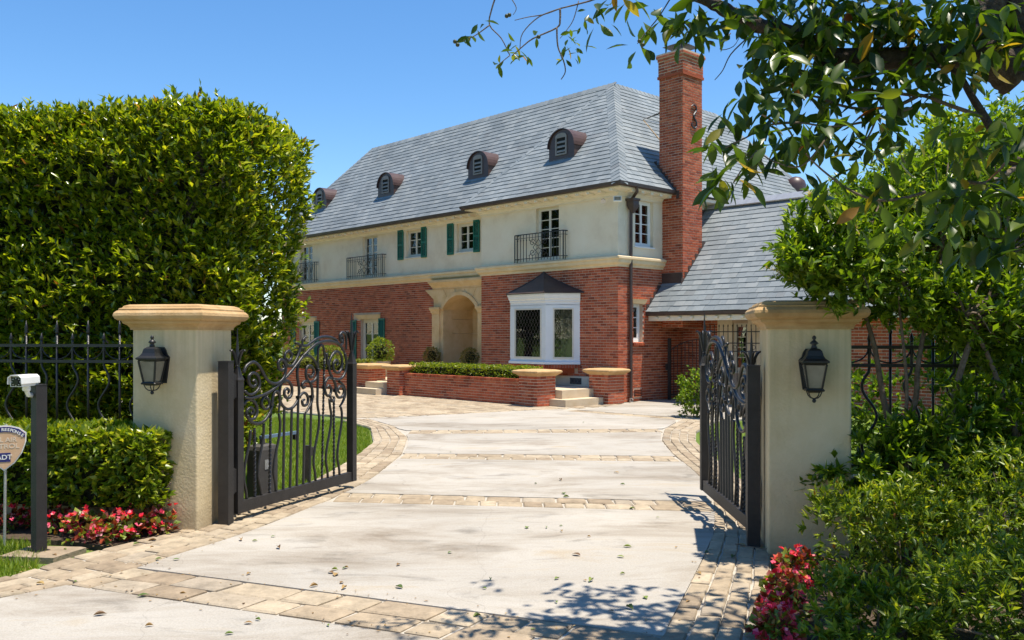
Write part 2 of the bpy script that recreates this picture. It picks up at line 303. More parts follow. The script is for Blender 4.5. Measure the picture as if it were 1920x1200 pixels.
# ---- leaves, many at once
LEAF_A = (np.array([(0, 0, 0), (.5, 0, -.02), (1, 0, -.10), (.42, -.5, .14), (.42, .5, .14)]), [(0, 4, 1), (1, 4, 2), (0, 1, 3), (1, 2, 3)])
_tb = [(0., 0., 0.), (.12, .10, .01), (.32, .38, .0), (.55, .5, -.03), (.78, .36, -.09), (.93, .13, -.14), (1., 0., -.18)]
def _leaf_b():
    v = []; f = []
    for t, wd, c in _tb: v += [(t, 0, c), (t, -wd, c+.22*wd), (t, wd, c+.22*wd)]
    for k in range(len(_tb)-1):
        a = 3*k; b = a+3; f += [(a, b, b+1, a+1), (a, a+2, b+2, b)]
    return np.array(v), f
LEAF_B = _leaf_b()
def unit(a): return a/np.maximum(np.linalg.norm(a, axis=-1, keepdims=True), 1e-9)
def leaf_mesh(name, P, D, N, Ln, Wd, tmpl=LEAF_A):
    P = np.asarray(P, float); D = unit(np.asarray(D, float)); N = np.asarray(N, float)
    N = unit(N-D*np.sum(N*D, 1, keepdims=True)); S = np.cross(D, N)
    T, faces = tmpl; n = len(P); k = len(T)
    Ln = np.broadcast_to(np.asarray(Ln, float), (n,)); Wd = np.broadcast_to(np.asarray(Wd, float), (n,))
    V = (P[:, None, :]+D[:, None, :]*(T[None, :, 0:1]*Ln[:, None, None])+S[:, None, :]*(T[None, :, 1:2]*Wd[:, None, None])+N[:, None, :]*(T[None, :, 2:3]*Ln[:, None, None]*.6)).reshape(-1, 3)
    idx = []; tot = []
    for f in faces: tot.append(len(f)); idx += list(f)
    idx = np.array(idx); FI = (idx[None, :]+np.arange(n)[:, None]*k).reshape(-1); LT = np.tile(tot, n); LS = np.concatenate([[0], np.cumsum(LT)[:-1]])
    me = bpy.data.meshes.new(name); me.vertices.add(len(V)); me.vertices.foreach_set('co', V.astype('f').ravel())
    me.loops.add(len(FI)); me.loops.foreach_set('vertex_index', FI.astype('i'))
    me.polygons.add(len(LT)); me.polygons.foreach_set('loop_start', LS.astype('i')); me.polygons.foreach_set('loop_total', LT.astype('i'))
    me.update(calc_edges=True); return me
def rnd(n, s=1.): return RNG.normal(0, s, (n, 3))
def clusters(P, D, k, L, spread=.9, stem=.04, lj=.4):
    """k leaves about each twig end P pointing along D -> arrays for leaf_mesh"""
    P = np.repeat(np.asarray(P, float), k, 0); D = unit(np.repeat(np.asarray(D, float), k, 0)); n = len(P)
    side = unit(np.cross(D, rnd(n))); a = RNG.uniform(.15, 1., n)[:, None]*spread
    d = unit(D*np.cos(a)+side*np.sin(a)); p = P+D*RNG.uniform(-stem, stem, n)[:, None]
    nn = unit(D*1.1-d*.2+rnd(n, .35)+np.array([0, 0, .8])); ln = L*RNG.uniform(1-lj, 1+lj, n)
    return p, d, nn, ln
def blob_points(n, c, r, shell=.55, zmin=None, lump=.18, seed=0):
    """points in the outer shell of a lumpy ellipsoid, and outward directions"""
    d = unit(rnd(n)); ph = RNG.uniform(0, 6.28, 6)+seed
    lum = 1+lump*(np.sin(3.1*d[:, 0]*2+ph[0])*np.sin(4*d[:, 1]+ph[1])+.7*np.sin(6.3*d[:, 2]+ph[2]+3*d[:, 0]))
    t = (shell+(1-shell)*RNG.uniform(0, 1, n)**.6)*lum
    p = np.array(c)+d*np.array(r)*t[:, None]
    if zmin is not None:
        m = p[:, 2] > zmin; p = p[m]; d = d[m]
    return p, d
def clump_points(n, c, r, shell=.35, zmin=None, lump=.2, seed=0, per=11, size=.17):
    """like blob_points but gathered in leafy clumps with gaps between"""
    C, D = blob_points(max(8, n//per), c, r, shell, zmin, lump, seed); P = np.repeat(C, per, 0)+rnd(len(C)*per, size)*np.array(r)*RNG.uniform(.55, 1.1, (len(C)*per, 1))
    D = unit(np.repeat(D, per, 0)*.6+unit(P-np.repeat(C, per, 0))*.8)
    m = np.sum(((P-np.array(c))/np.array(r))**2, 1) < 1.35
    if zmin is not None: m &= P[:, 2] > zmin
    return P[m], D[m]
def box_points(n, x0, x1, y0, y1, z0, z1, faces=('front', 'right', 'left', 'top', 'back'), depth=.12, rnd_=.0):
    """points just inside the faces of a clipped hedge, edges rounded by rnd_"""
    A = dict(front=(x1-x0)*(z1-z0), back=(x1-x0)*(z1-z0), right=(y1-y0)*(z1-z0), left=(y1-y0)*(z1-z0), top=(x1-x0)*(y1-y0))
    tot = sum(A[f] for f in faces); PP = []; DD = []
    for f in faces:
        m = max(1, int(n*A[f]/tot)); u = RNG.uniform(0, 1, (m, 3)); q = np.empty((m, 3)); q[:, 0] = x0+(x1-x0)*u[:, 0]; q[:, 1] = y0+(y1-y0)*u[:, 1]; q[:, 2] = z0+(z1-z0)*u[:, 2]
        e = RNG.uniform(0, 1, m)**1.5*depth; nv = np.zeros((m, 3))
        if f == 'front': q[:, 1] = y0+e; nv[:, 1] = -1
        if f == 'back': q[:, 1] = y1-e; nv[:, 1] = 1
        if f == 'right': q[:, 0] = x1-e; nv[:, 0] = 1
        if f == 'left': q[:, 0] = x0+e; nv[:, 0] = -1
        if f == 'top': q[:, 2] = z1-e; nv[:, 2] = 1
        PP.append(q); DD.append(nv)
    P = np.concatenate(PP); D = np.concatenate(DD)
    if rnd_ > 0:   # pull the corners in to a rounded box
        lo = np.array([x0+rnd_, y0+rnd_, z0-9.]); hi = np.array([x1-rnd_, y1-rnd_, z1-rnd_])
        c = np.clip(P, lo, hi); v = P-c; l = np.linalg.norm(v, axis=1, keepdims=True)
        mx = np.max(np.abs(v), axis=1, keepdims=True); k = np.where(l > 1e-6, mx/np.maximum(l, 1e-6), 1)
        P = c+v*k; D = np.where(l > .02, unit(v+D*.2), D)
    return P, D

# ------------------------------------------------------------ ground, driveway, paving
g = MB(); g.add([(-3000, -3000, -.05), (3000, -3000, -.05), (3000, 3000, -.05), (-3000, 3000, -.05)], [(0, 1, 2, 3)])
structure(g.build('ground', 'lawn'), 'flat green ground under the whole garden')

L_IN = [(-3.32, 5.71), (-3.02, 6.01), (-2.75, 6.43), (-2.6, 6.82), (-2.27, 7.65), (-1.88, 9.15), (-1.66, 10.5), (-1.57, 12.65), (-1.73, 14.63), (-2.17, 16.33), (-2.92, 17.89)]
L_OUT = [(-3.72, 5.95), (-3.52, 6.25), (-3.42, 6.62), (-3.25, 7.05), (-2.93, 7.55), (-2.56, 8.9), (-2.32, 10.4), (-2.2, 12.1), (-2.2, 14.0), (-2.6, 16.2), (-3.4, 17.7)]
R_IN = [(.60, 4.45), (.85, 5.0), (1.28, 6.21), (1.6, 7.16), (1.78, 7.76), (2.12, 9.3), (2.27, 10.9), (2.3, 12.65), (2.42, 14.26), (2.74, 15.87), (3.46, 17.89)]
R_OUT = [(1.22, 4.3), (1.45, 4.95), (1.80, 6.1), (2.06, 7.05), (2.2, 7.8), (2.58, 9.3), (2.76, 10.9), (2.83, 12.65), (2.95, 14.15), (3.26, 15.6), (4.0, 17.4)]
def along(poly, n):
    P = [Vector((*p, 0)) for p in poly]; Lc = [0.]
    for i in range(1, len(P)): Lc.append(Lc[-1]+(P[i]-P[i-1]).length)
    out = []
    for k in range(n):
        s = Lc[-1]*k/(n-1); i = 1
        while i < len(P)-1 and Lc[i] < s: i += 1
        t = (s-Lc[i-1])/max(Lc[i]-Lc[i-1], 1e-9); out.append(P[i-1].lerp(P[i], min(t, 1)))
    return out
def smooth_poly(p, sub=5): return [(v.x, v.y) for v in smooth_line([(*q, 0) for q in p], sub)]

STONES = []      # corner lists of single stones
def lay(P, Q, rows, slen, seed=0):
    """stones in rows between the polylines P and Q"""
    R = random.Random(seed); n = 60; a = along(P, n); b = along(Q, n); tot = sum((((a[i+1]+b[i+1])-(a[i]+b[i]))*.5).length for i in range(n-1))
    def pt(t, u):
        x = min(max(t, 0), 1)*(n-1); i = min(int(x), n-2); f = x-i
        return a[i].lerp(a[i+1], f).lerp(b[i].lerp(b[i+1], f), u)
    us = [0]+[(k+R.uniform(-.08, .08))/rows for k in range(1, rows)]+[1]
    for r in range(rows):
        t = -R.random()*slen/tot*.8
        while t < 1:
            t2 = t+slen*R.uniform(.65, 1.4)/tot
            if 1-t2 < .35*slen/tot: t2 = 1
            t0 = max(t, 0)
            if (min(t2, 1)-t0)*tot > .06:
                q = [pt(t0, us[r]), pt(min(t2, 1), us[r]), pt(min(t2, 1), us[r+1]), pt(t0, us[r+1])]
                c = sum(q, Vector())/4; q = [c+(p-c)*(1-.014/max((p-c).length, .05))+Vector((R.uniform(-1, 1), R.uniform(-1, 1), 0))*.006 for p in q]
                STONES.append(q)
            t = t2
def stone_geo(mb, q, R, local=None):
    c = sum(q, Vector())/4
    if (q[1]-q[0]).cross(q[3]-q[0]).z < 0: q = q[::-1]
    z = [R.uniform(-.004, .004) for _ in q]; h = R.uniform(.000, .006)
    o = local if local else Vector()
    bot = [(p.x-o.x, p.y-o.y, -.05) for p in q]; mid = [(p.x-o.x, p.y-o.y, -.010+z[i]+h) for i, p in enumerate(q)]
    top = [((c+(p-c)*.88).x-o.x, (c+(p-c)*.88).y-o.y, z[i]*.6+h) for i, p in enumerate(q)]
    mb.add(bot+mid+top, [(0, 1, 5, 4), (1, 2, 6, 5), (2, 3, 7, 6), (3, 0, 4, 7), (4, 5, 9, 8), (5, 6, 10, 9), (6, 7, 11, 10), (7, 4, 8, 11), (8, 9, 10, 11)])

# bands of stone across the concrete
B1T = [(-2.75, 6.43), (.86, 4.97)]; B1B = [(-3.02, 6.01), (.64, 4.53)]
BAND = {'A': [(-1.86, 9.24), (2.0, 8.73), .25], 'B': [(-1.57, 12.39), (2.29, 12.1), .26], 'C': [(-1.82, 15.43), (2.66, 15.69), .27]}
lay(B1B, B1T, 2, .36, 3)
lay(L_IN, L_OUT, 4, .25, 11)
lay(R_IN, R_OUT, 4, .24, 12)
for k, (a, b, h) in BAND.items():
    lay([(a[0]+.02, a[1]-h), (b[0]-.02, b[1]-h)], [(a[0]+.02, a[1]+h), (b[0]-.02, b[1]+h)], 2, .27, ord(k))
lay([(1.2, 19.72), (3.3, 17.75)], [(1.45, 19.98), (3.52, 18.02)], 1, .3, 21)
# driveway bed and slabs
allpts = L_OUT[::1]+[(-2.2, 20.6), (1.0, 23.5), (6.5, 23.5), (6.5, 19.5), (4.0, 17.4)]+R_OUT[::-1]
drv = MB().prism(allpts+[(1.0, 3.6), (.2, 3.6), (-3.9, 5.6)], -.045, -.014).build('driveway', 'jointsand'); structure(drv, 'pale concrete driveway with bands and borders of tan stone')
def cut(poly, ya, yb): return [p for p in poly if ya < p[1] < yb]
Ls = smooth_poly(L_IN); Rs = smooth_poly(R_IN); SL = []
def slab(a, b, c, d):
    """left-low, left-high, right-high, right-low"""
    SL.append([a]+cut(Ls, a[1]+.05, b[1]-.05)+[b, c]+cut(Rs, d[1]+.05, c[1]-.05)[::-1]+[d])
A = BAND['A']; Bb = BAND['B']; Cc = BAND['C']; e = .012
slab((B1T[0][0]+.01, B1T[0][1]+e), (A[0][0]-.04, A[0][1]-A[2]-e), (A[1][0]-.03, A[1][1]-A[2]-e), (B1T[1][0], B1T[1][1]+e))
slab((A[0][0]+.05, A[0][1]+A[2]+e), (Bb[0][0], Bb[0][1]-Bb[2]-e), (Bb[1][0], Bb[1][1]-Bb[2]-e), (A[1][0]+.04, A[1][1]+A[2]+e))
slab((Bb[0][0], Bb[0][1]+Bb[2]+e), (Cc[0][0]+.03, Cc[0][1]-Cc[2]-e), (Cc[1][0]-.05, Cc[1][1]-Cc[2]-e), (Bb[1][0], Bb[1][1]+Bb[2]+e))
SL.append([(Cc[0][0]-.06, Cc[0][1]+Cc[2]+e)]+cut(Ls, 15.8, 17.8)+[(-2.92, 17.89), (-1.15, 18.98), (1.0, 20.2), (1.2, 19.70), (3.28, 17.73)]+cut(Rs, 16.05, 17.5)[::-1]+[(Cc[1][0]+.06, Cc[1][1]+Cc[2]+e)])
SL.append([(1.47, 20.0), (3.54, 18.04), (4.3, 17.75), (6.2, 19.6), (6.2, 23.2), (3.6, 23.2), (2.0, 20.5)])
SL.append([(-3.45, 5.55), (-3.31, 5.69), (-3.03, 5.99), (.62, 4.51), (.45, 4.2), (1.4, 3.4), (3.5, 2.4), (3.5, -2), (-9, -2), (-9, 3.4), (-5.2, 4.3)])
for poly in SL:
    P = [Vector((*p, 0)) for p in poly]; ar = sum(P[i].cross(P[(i+1) % len(P)]).z for i in range(len(P)))
    if ar < 0: poly = poly[::-1]
    MB().prism(poly, -.05, 0.).build('concrete_slab', 'concrete', drv)
R = random.Random(5); order = sorted(STONES, key=lambda q: (sum(q, Vector())/4).length)
bulk = MB()
for i, q in enumerate(order):
    if i < 300:
        c = sum(q, Vector())/4; mb = MB(); stone_geo(mb, q, R, c); mb.build('stone', 'paver', drv, (c.x, c.y, 0))
    else: stone_geo(bulk, q, R)
if bulk.v: stuff(bulk.build('far_stones', 'paver', drv))

# courtyard of tan cobbles before the house
crt = [(-3.0, 18.0), (-1.15, 19.02), (1.0, 20.26), (2.6, 21.4), (2.2, 23.6), (-12, 35), (-15, 33), (-9, 25), (-5.5, 20.2)]
court = structure(MB().prism(crt[::-1] if False else crt, -.045, -.016).build('courtyard', 'jointsand'), 'tan cobbled courtyard in front of the house')
def inside(p, poly):
    r = False; j = len(poly)-1
    for i in range(len(poly)):
        if (poly[i][1] > p[1]) != (poly[j][1] > p[1]) and p[0] < (poly[j][0]-poly[i][0])*(p[1]-poly[i][1])/(poly[j][1]-poly[i][1])+poly[i][0]: r = not r
        j = i
    return r
mb = MB(); TH = atan2(-.729, .684); ex = Vector((cos(TH), sin(TH), 0)); ey = Vector((-sin(TH), cos(TH), 0))
for r in range(-60, 60):
    t = -20.+R.random()*.3
    while t < 12:
        l = R.uniform(.22, .38); c = Vector((0, 22, 0))+ex*(t+l/2)+ey*(r*.215)
        if inside(c, crt) and c.y < 31:
            stone_geo(mb, [c-ex*(l/2-.006)-ey*.1, c+ex*(l/2-.006)-ey*.1, c+ex*(l/2-.006)+ey*.1, c-ex*(l/2-.006)+ey*.1], R)
        t += l
stuff(mb.build('cobbles', 'paver', court))
# planting soil by the gate
structure(MB().prism([(-7.5, 9.4), (-2.6, 8.6), (-2.9, 7.58), (-3.3, 7.12), (-3.7, 7.3), (-6.5, 7.7)][::-1], -.045, -.006).build('planting_bed', 'soil'), 'dark soil bed under the low hedge by the gate')
structure(MB().prism([(1.5, 4.9), (1.84, 6.1), (2.1, 7.0), (2.7, 8.6), (9, 8.2), (9, 2.2), (3.6, 2.2), (3.6, 2.45)], -.045, -.006).build('planting_bed', 'soil'), 'soil bed under the shrubs right of the gate')

# ------------------------------------------------------------ the house
HO = Vector((2.66, 22.11, 0))
house = thing('house', 'two storey red brick and cream stucco house with grey slate hip roof', 'house', HO, TH)
CAML = Vector(((Vector((0, 0, 0))-HO).dot(ex), (Vector((0, 0, 0))-HO).dot(ey), CAMH))
def V2(a): return Vector((cos(a), sin(a), 0))
def sweep(mb, prof, path):
    """profile [(out,z)] along a horizontal path, mitred; out is to the right"""
    P = [Vector((p[0], p[1], 0)) for p in path]; n = len(prof); vs = []
    for i, p in enumerate(P):
        a = (p-P[i-1]).normalized() if i else None; b = (P[i+1]-p).normalized() if i < len(P)-1 else None
        if a is None: m = Vector((b.y, -b.x, 0))
        elif b is None: m = Vector((a.y, -a.x, 0))
        else:
            ra = Vector((a.y, -a.x, 0)); rb = Vector((b.y, -b.x, 0)); m = (ra+rb)/(1+ra.dot(rb))
        vs += [p+m*o+Vector((0, 0, z)) for o, z in prof]
    fs = []
    for i in range(len(P)-1):
        for k in range(n): fs.append((i*n+k, i*n+n+k, i*n+n+(k+1) % n, i*n+(k+1) % n))
    fs += [tuple(range(n)), tuple(range(len(P)*n-1, len(P)*n-n-1, -1))]
    mb.add(vs, fs); return mb
def wall_geo(mb, o, ang, x0, x1, z0, z1, holes=(), th=.25):
    o = Vector(o); ax = V2(ang); inn = Vector((-ax.y, ax.x, 0))
    def p(x, y, z): return o+ax*x+inn*y+Vector((0, 0, z))
    xs = sorted({x0, x1, *[min(max(v, x0), x1) for h in holes for v in h[:2]]}); zs = sorted({z0, z1, *[min(max(v, z0), z1) for h in holes for v in h[2:]]})
    def solid(i, k):
        if not (0 <= i < len(xs)-1 and 0 <= k < len(zs)-1): return None
        cx = (xs[i]+xs[i+1])/2; cz = (zs[k]+zs[k+1])/2
        return not any(h[0] < cx < h[1] and h[2] < cz < h[3] for h in holes)
    def quad(*q): mb.add(q, [(0, 1, 2, 3)])
    for i in range(len(xs)-1):
        for k in range(len(zs)-1):
            if not solid(i, k): continue
            a, b, c, d = xs[i], xs[i+1], zs[k], zs[k+1]
            quad(p(a, 0, c), p(b, 0, c), p(b, 0, d), p(a, 0, d)); quad(p(b, th, c), p(a, th, c), p(a, th, d), p(b, th, d))
            if not solid(i-1, k): quad(p(a, th, c), p(a, 0, c), p(a, 0, d), p(a, th, d))
            if not solid(i+1, k): quad(p(b, 0, c), p(b, th, c), p(b, th, d), p(b, 0, d))
            if not solid(i, k+1): quad(p(a, 0, d), p(b, 0, d), p(b, th, d), p(a, th, d))
            if not solid(i, k-1): quad(p(a, th, c), p(b, th, c), p(b, 0, c), p(a, 0, c))
    return mb
BH, BL, CO = .0560, .195, .0677      # brick height, length, course
def brick_face(out, o, ang, x0, x1, z0, z1, holes=(), seed=1, wallobj=None, keep=None):
    """list of bricks (centre on the face, angle, length, height) in running bond"""
    R = random.Random(seed); o = Vector(o); ax = V2(ang)
    n = int((z1-z0)/CO); co = (z1-z0)/n
    for k in range(n):
        zc = z0+(k+.5)*co; iv = [(x0, x1)]
        for h in holes:
            if h[2]-.01 < zc < h[3]+.01:
                nv = []
                for a, b in iv:
                    if h[1] <= a or h[0] >= b: nv.append((a, b)); continue
                    if h[0] > a: nv.append((a, h[0]))
                    if h[1] < b: nv.append((h[1], b))
                iv = nv
        for a, b in iv:
            st = BL+.0105; t = x0-(st/2 if k % 2 else 0)
            t += math.floor((a-t)/st)*st
            while t < b-.02:
                u0 = max(t, a+.003); u1 = min(t+BL, b-.003)
                if u1-u0 > .035:
                    c = o+ax*((u0+u1)/2)+Vector((0, 0, zc))
                    if keep is None or keep((u0+u1)/2, zc): out.append((c, ang+R.uniform(-.006, .006), u1-u0, BH, R.uniform(.005, .010), wallobj))
                t += st
def brick_box(mb, b):
    c, ang, l, h, pr, _ = b; ax = V2(ang); nn = Vector((ax.y, -ax.x, 0)); z = Vector((0, 0, h/2)); x = ax*(l/2); f = nn*pr; bk = -nn*.02
    e = .0035; xi = ax*(l/2-e); zi = Vector((0, 0, h/2-e)); f2 = nn*(pr-.0035)
    mb.add([c-x-z+bk, c+x-z+bk, c+x+z+bk, c-x+z+bk, c-x-z+f2, c+x-z+f2, c+x+z+f2, c-x+z+f2, c-xi-zi+f, c+xi-zi+f, c+xi+zi+f, c-xi+zi+f],
           [(0, 1, 5, 4), (1, 2, 6, 5), (2, 3, 7, 6), (3, 0, 4, 7), (4, 5, 9, 8), (5, 6, 10, 9), (6, 7, 11, 10), (7, 4, 8, 11), (8, 9, 10, 11)])
UB = MB(); brick_box(UB, (Vector(), 0., BL, BH, .008, None)); BRICKMESH = UB.mesh('brick'); BRICKMESH.materials.append(M['brick'])
def place_bricks(bricks, camloc, n_single, parent_bulk, single_ok=lambda b: True):
    """the n nearest bricks as objects of their own, the rest joined wall by wall"""
    cand = sorted([i for i, b in enumerate(bricks) if single_ok(b)], key=lambda i: (bricks[i][0]-camloc).length)[:n_single]; cs = set(cand); bulks = {}
    for i, b in enumerate(bricks):
        if i in cs:
            o = link('brick', BRICKMESH, None, b[5], b[0]); o.rotation_euler = (0, 0, b[1]); o.scale = (b[2]/BL, b[4]/.008, 1)
        else:
            k = b[5].name
            if k not in bulks: bulks[k] = (MB(), b[5])
            brick_box(bulks[k][0], b)
    for mb, w_ in bulks.values(): stuff(mb.build('brickwork', 'brick', w_))

RY = .5   # the set-back of the left part
GF = dict(w1=(-12.30, -11.18, .42, 2.25), w0=(-16.62, -15.47, .42, 2.20))
UF = dict(a=(-6.95, -6.12, 4.27, 5.16), b=(-9.60, -8.74, 4.27, 5.18), d1=(-12.19, -11.28, 3.73, 5.20), d0=(-16.55, -15.62, 3.73, 5.20))
door_b = (-2.93, -2.05, 3.73, 5.18); bayhole = (-3.2, -1.98, .95, 2.6); arch_hole = (-7.60, -5.8, .3, 3.0)
end_u = (.68, 1.43, 3.98, 5.17); end_l = (.60, .98, 1.52, 2.50)
wf = wall_geo(MB(), (0, 0, 0), 0, -5.2, 0, 0, 3.44, [bayhole]).build('wall', 'mortar', house)
wr = wall_geo(MB(), (0, RY, 0), 0, -18, -5.2, 0, 3.44, [GF['w1'], GF['w0'], arch_hole]).build('wall', 'mortar', house)
we = wall_geo(MB(), (0, 0, 0), pi/2, .25, 11., 0, 3.44, [end_l]).build('wall', 'mortar', house)
wall_geo(MB(), (0, 0, 0), 0, -5.2, 0, 3.44, 5.44, [door_b]).build('stucco_wall', 'stucco', house)
wall_geo(MB(), (0, RY, 0), 0, -18, -5.2, 3.44, 5.44, list(UF.values())).build('stucco_wall', 'stucco', house)
wall_geo(MB(), (0, 0, 0), pi/2, .25, 11., 3.44, 5.44, [end_u]).build('stucco_wall', 'stucco', house)
wall_geo(MB(), (-5.2, 0, 0), pi/2, 0.251, RY-.001, 0, 5.44).build('side_wall', 'mortar', house)
MB().box(-18, -17.7, RY+.25, 6, 0, 5.44).build('side_wall', 'stucco', house)
MB().box(-18, -.3, 5.9, 6.1, 0, 5.44).build('rear_wall', 'stucco', house)
BR = []
brick_face(BR, (0, 0, 0), 0, -5.2, .008, .62, 3.44, [(-3.80, -1.36, .72, 2.66)], 3, wf)
brick_face(BR, (0, 0, 0), 0, -.42, .008, 0, .62, [], 33, wf)
brick_face(BR, (0, RY, 0), 0, -17.9, -5.2, .1, 3.44, [GF['w1'], GF['w0'], (-8.02, -5.2, 0, 3.44), (-12.75, -11.08, 2.24, 2.45), (-17.0, -15.3, 2.2, 2.42)], 4, wr)
brick_face(BR, (0, 0, 0), pi/2, 0, 2.75, 0, 3.44, [end_l, (.52, 1.06, 2.49, 2.62), (.54, 1.04, 1.43, 1.53), (.62, .95, .1, .32)], 5, we)
# base course of plaster with a vent
pl = MB().box(-5.2, -.43, -.02, -.001, .3, .61).build('plinth', 'stucco', house)
v = MB().box(-1.62, -1.22, -.03, -.021, .41, .57)
v.build('vent', 'dark', house)
mb = MB()
for k in range(8): mb.tube([(-1.62+k*.05, -.036, .41), (-1.62+k*.05+.05, -.036, .57)], .004, 4); mb.tube([(-1.57+k*.05, -.036, .41), (-1.62+k*.05, -.036, .57)], .004, 4)
mb.build('vent_grille', 'louvre', house)
MB().box(.002, .012, .64, .93, .12, .30).build('vent', 'dark', house)
mb = MB()
for k in range(5): mb.box(.006, .03, .63, .94, .12+k*.04, .133+k*.04)
mb.build('vent_grille', 'brick', house)

# mouldings
CORN = [(0, 3.42), (.035, 3.42), (.035, 3.47), (.06, 3.49), (.10, 3.52), (.11, 3.57), (.11, 3.60), (.145, 3.62), (.145, 3.67), (.02, 3.72), (0, 3.72)]
sweep(MB(), CORN, [(-18, RY), (-5.2, RY), (-5.2, 0), (0, 0), (0, 1.86)]).build('cornice', 'trim', house)
sweep(MB(), [(0.002, 5.17), (.03, 5.17), (.03, 5.22), (.07, 5.26), (.09, 5.30), (.35, 5.345), (.35, 5.47), (0.002, 5.47)], [(-18, RY), (-5.2, RY), (-5.2, 0), (0, 0), (0, 1.78)]).build('eave', 'eave', house)
sweep(MB(), [(.352, 5.385), (.40, 5.365), (.455, 5.395), (.47, 5.475), (.455, 5.475), (.44, 5.42), (.40, 5.40), (.352, 5.42)], [(-18.3, RY), (-5.2, RY), (-5.2, 0), (0, 0), (0, 1.78)]).build('gutter', 'bronze', house, smooth=False)
sweep(MB(), [(0.002, 5.3), (.35, 5.345), (.35, 5.47), (0.002, 5.47)], [(0, 2.7), (0, 11.3)]).build('eave', 'eave', house)
mb = MB()
x = -17.8
RT = MB().box(0, .10, 0, .23, 0, .055).mesh('rafter_tail'); RT.materials.append(M['eave'])
while x < -5.5: link('rafter_tail', RT, None, house, (x, RY-.33, 5.285)); x += .38
x = -4.95
while x < .2: link('rafter_tail', RT, None, house, (x, -.33, 5.285)); x += .38
y = .15
while y < 1.7: link('rafter_tail', RT, None, house, (.33, y, 5.285), pi/2); y += .38

# windows ----------------------------------------------------------------------
def window(name, loc, rotz, wd, ht, cols, rows, cas=2, fr=.055, paint='sash', parent=house, curtain=False, dep=.11, sill=True, room=.9):
    mb = MB(); y0, y1 = dep, dep+.05
    mb.box(0, wd, y0-.01, y1+.01, 0, fr); mb.box(0, wd, y0-.01, y1+.01, ht-fr, ht); mb.box(0, fr, y0-.01, y1+.01, fr, ht-fr); mb.box(wd-fr, wd, y0-.01, y1+.01, fr, ht-fr)
    cw = (wd-2*fr)/cas; st = .035; panes = []
    for c in range(cas):
        a = fr+c*cw; b = a+cw
        mb.box(a, a+st, y0, y1, fr, ht-fr); mb.box(b-st, b, y0, y1, fr, ht-fr); mb.box(a+st, b-st, y0, y1, fr, fr+st*1.5); mb.box(a+st, b-st, y0, y1, ht-fr-st, ht-fr)
        gx0, gx1, gz0, gz1 = a+st, b-st, fr+st*1.5, ht-fr-st; mu = .02
        for i in range(1, cols): xx = gx0+(gx1-gx0)*i/cols; mb.box(xx-mu/2, xx+mu/2, y0+.005, y1-.005, gz0, gz1)
        for k in range(1, rows): zz = gz0+(gz1-gz0)*k/rows; mb.box(gx0, gx1, y0+.008, y1-.008, zz-mu/2, zz+mu/2)
        for i in range(cols):
            for k in range(rows): panes.append((gx0+(gx1-gx0)*i/cols, gx0+(gx1-gx0)*(i+1)/cols, gz0+(gz1-gz0)*k/rows, gz0+(gz1-gz0)*(k+1)/rows))
    o = mb.build(name, paint, parent, loc, rotz)
    for a, b, c, d in panes:
        cx, cz = (a+b)/2, (c+d)/2
        p = MB().box(-(b-a)/2, (b-a)/2, -.002, .002, -(d-c)/2, (d-c)/2).build('pane', 'glass', o, (cx, y0+.025, cz)); p.rotation_euler = (random.uniform(-.012, .012), 0, random.uniform(-.012, .012))
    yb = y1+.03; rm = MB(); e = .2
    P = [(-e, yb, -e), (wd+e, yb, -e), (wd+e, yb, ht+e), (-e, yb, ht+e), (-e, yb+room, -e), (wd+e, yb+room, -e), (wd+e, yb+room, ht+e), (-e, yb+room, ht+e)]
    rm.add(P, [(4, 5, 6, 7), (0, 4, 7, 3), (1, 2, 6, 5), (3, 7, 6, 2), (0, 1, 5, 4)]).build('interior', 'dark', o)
    if curtain:
        for s in (0, 1):
            cm = MB(); pts = []; n = 14; wc = wd*.26
            for i in range(n+1): pts.append((fr+(wc*i/n if s == 0 else wd-2*fr-wc*i/n), yb+.05+.02*sin(i*1.7)))
            for i in range(n): cm.add([(*pts[i], .02), (*pts[i+1], .02), (*pts[i+1], ht-.05), (*pts[i], ht-.05)], [(0, 1, 2, 3)])
            cm.build('curtain', 'curtain', o)
    if sill: MB().box(-.04, wd+.04, -.03, dep-.012, -.035, 0.).build('sill', paint, o)
    return o
def shutter(x0, x1, z0, z1, y):
    mb = MB(); wd = x1-x0; ht = z1-z0; s = .04
    mb.box(0, s, -.045, -.012, 0, ht); mb.box(wd-s, wd, -.045, -.012, 0, ht); mb.box(s, wd-s, -.044, -.014, 0, .06); mb.box(s, wd-s, -.044, -.014, ht-.06, ht); mb.box(s, wd-s, -.044, -.014, ht*.5-.03, ht*.5+.03)
    o = mb.build('shutter', 'green', house, (x0, y, z0)); sl = MB(); z = .07
    while z < ht-.08:
        sl.add([(s, -.040, z), (wd-s, -.040, z), (wd-s, -.018, z+.03), (s, -.018, z+.03), (s, -.040, z+.006), (wd-s, -.040, z+.006), (wd-s, -.018, z+.036), (s, -.018, z+.036)], [(0, 1, 2, 3), (7, 6, 5, 4), (0, 4, 5, 1), (3, 2, 6, 7)]); z += .036
    sl.build('louvres', 'green', o)
for k in ('a', 'b'):
    x0, x1, z0, z1 = UF[k]; window('window', (x0, RY, z0), 0, x1-x0, z1-z0, 1, 3)
    shutter(x0-.43, x0-.12, z0-.05, z1+.04, RY); shutter(x1+.0+.01, x1+.29, z0-.05, z1+.04, RY)
for k in ('d1', 'd0'):
    x0, x1, z0, z1 = UF[k]; window('french_window', (x0, RY, z0), 0, x1-x0, z1-z0, 1, 5, sill=False)
x0, x1, z0, z1 = door_b; window('french_window', (x0, 0, z0), 0, x1-x0, z1-z0, 1, 5, sill=False)
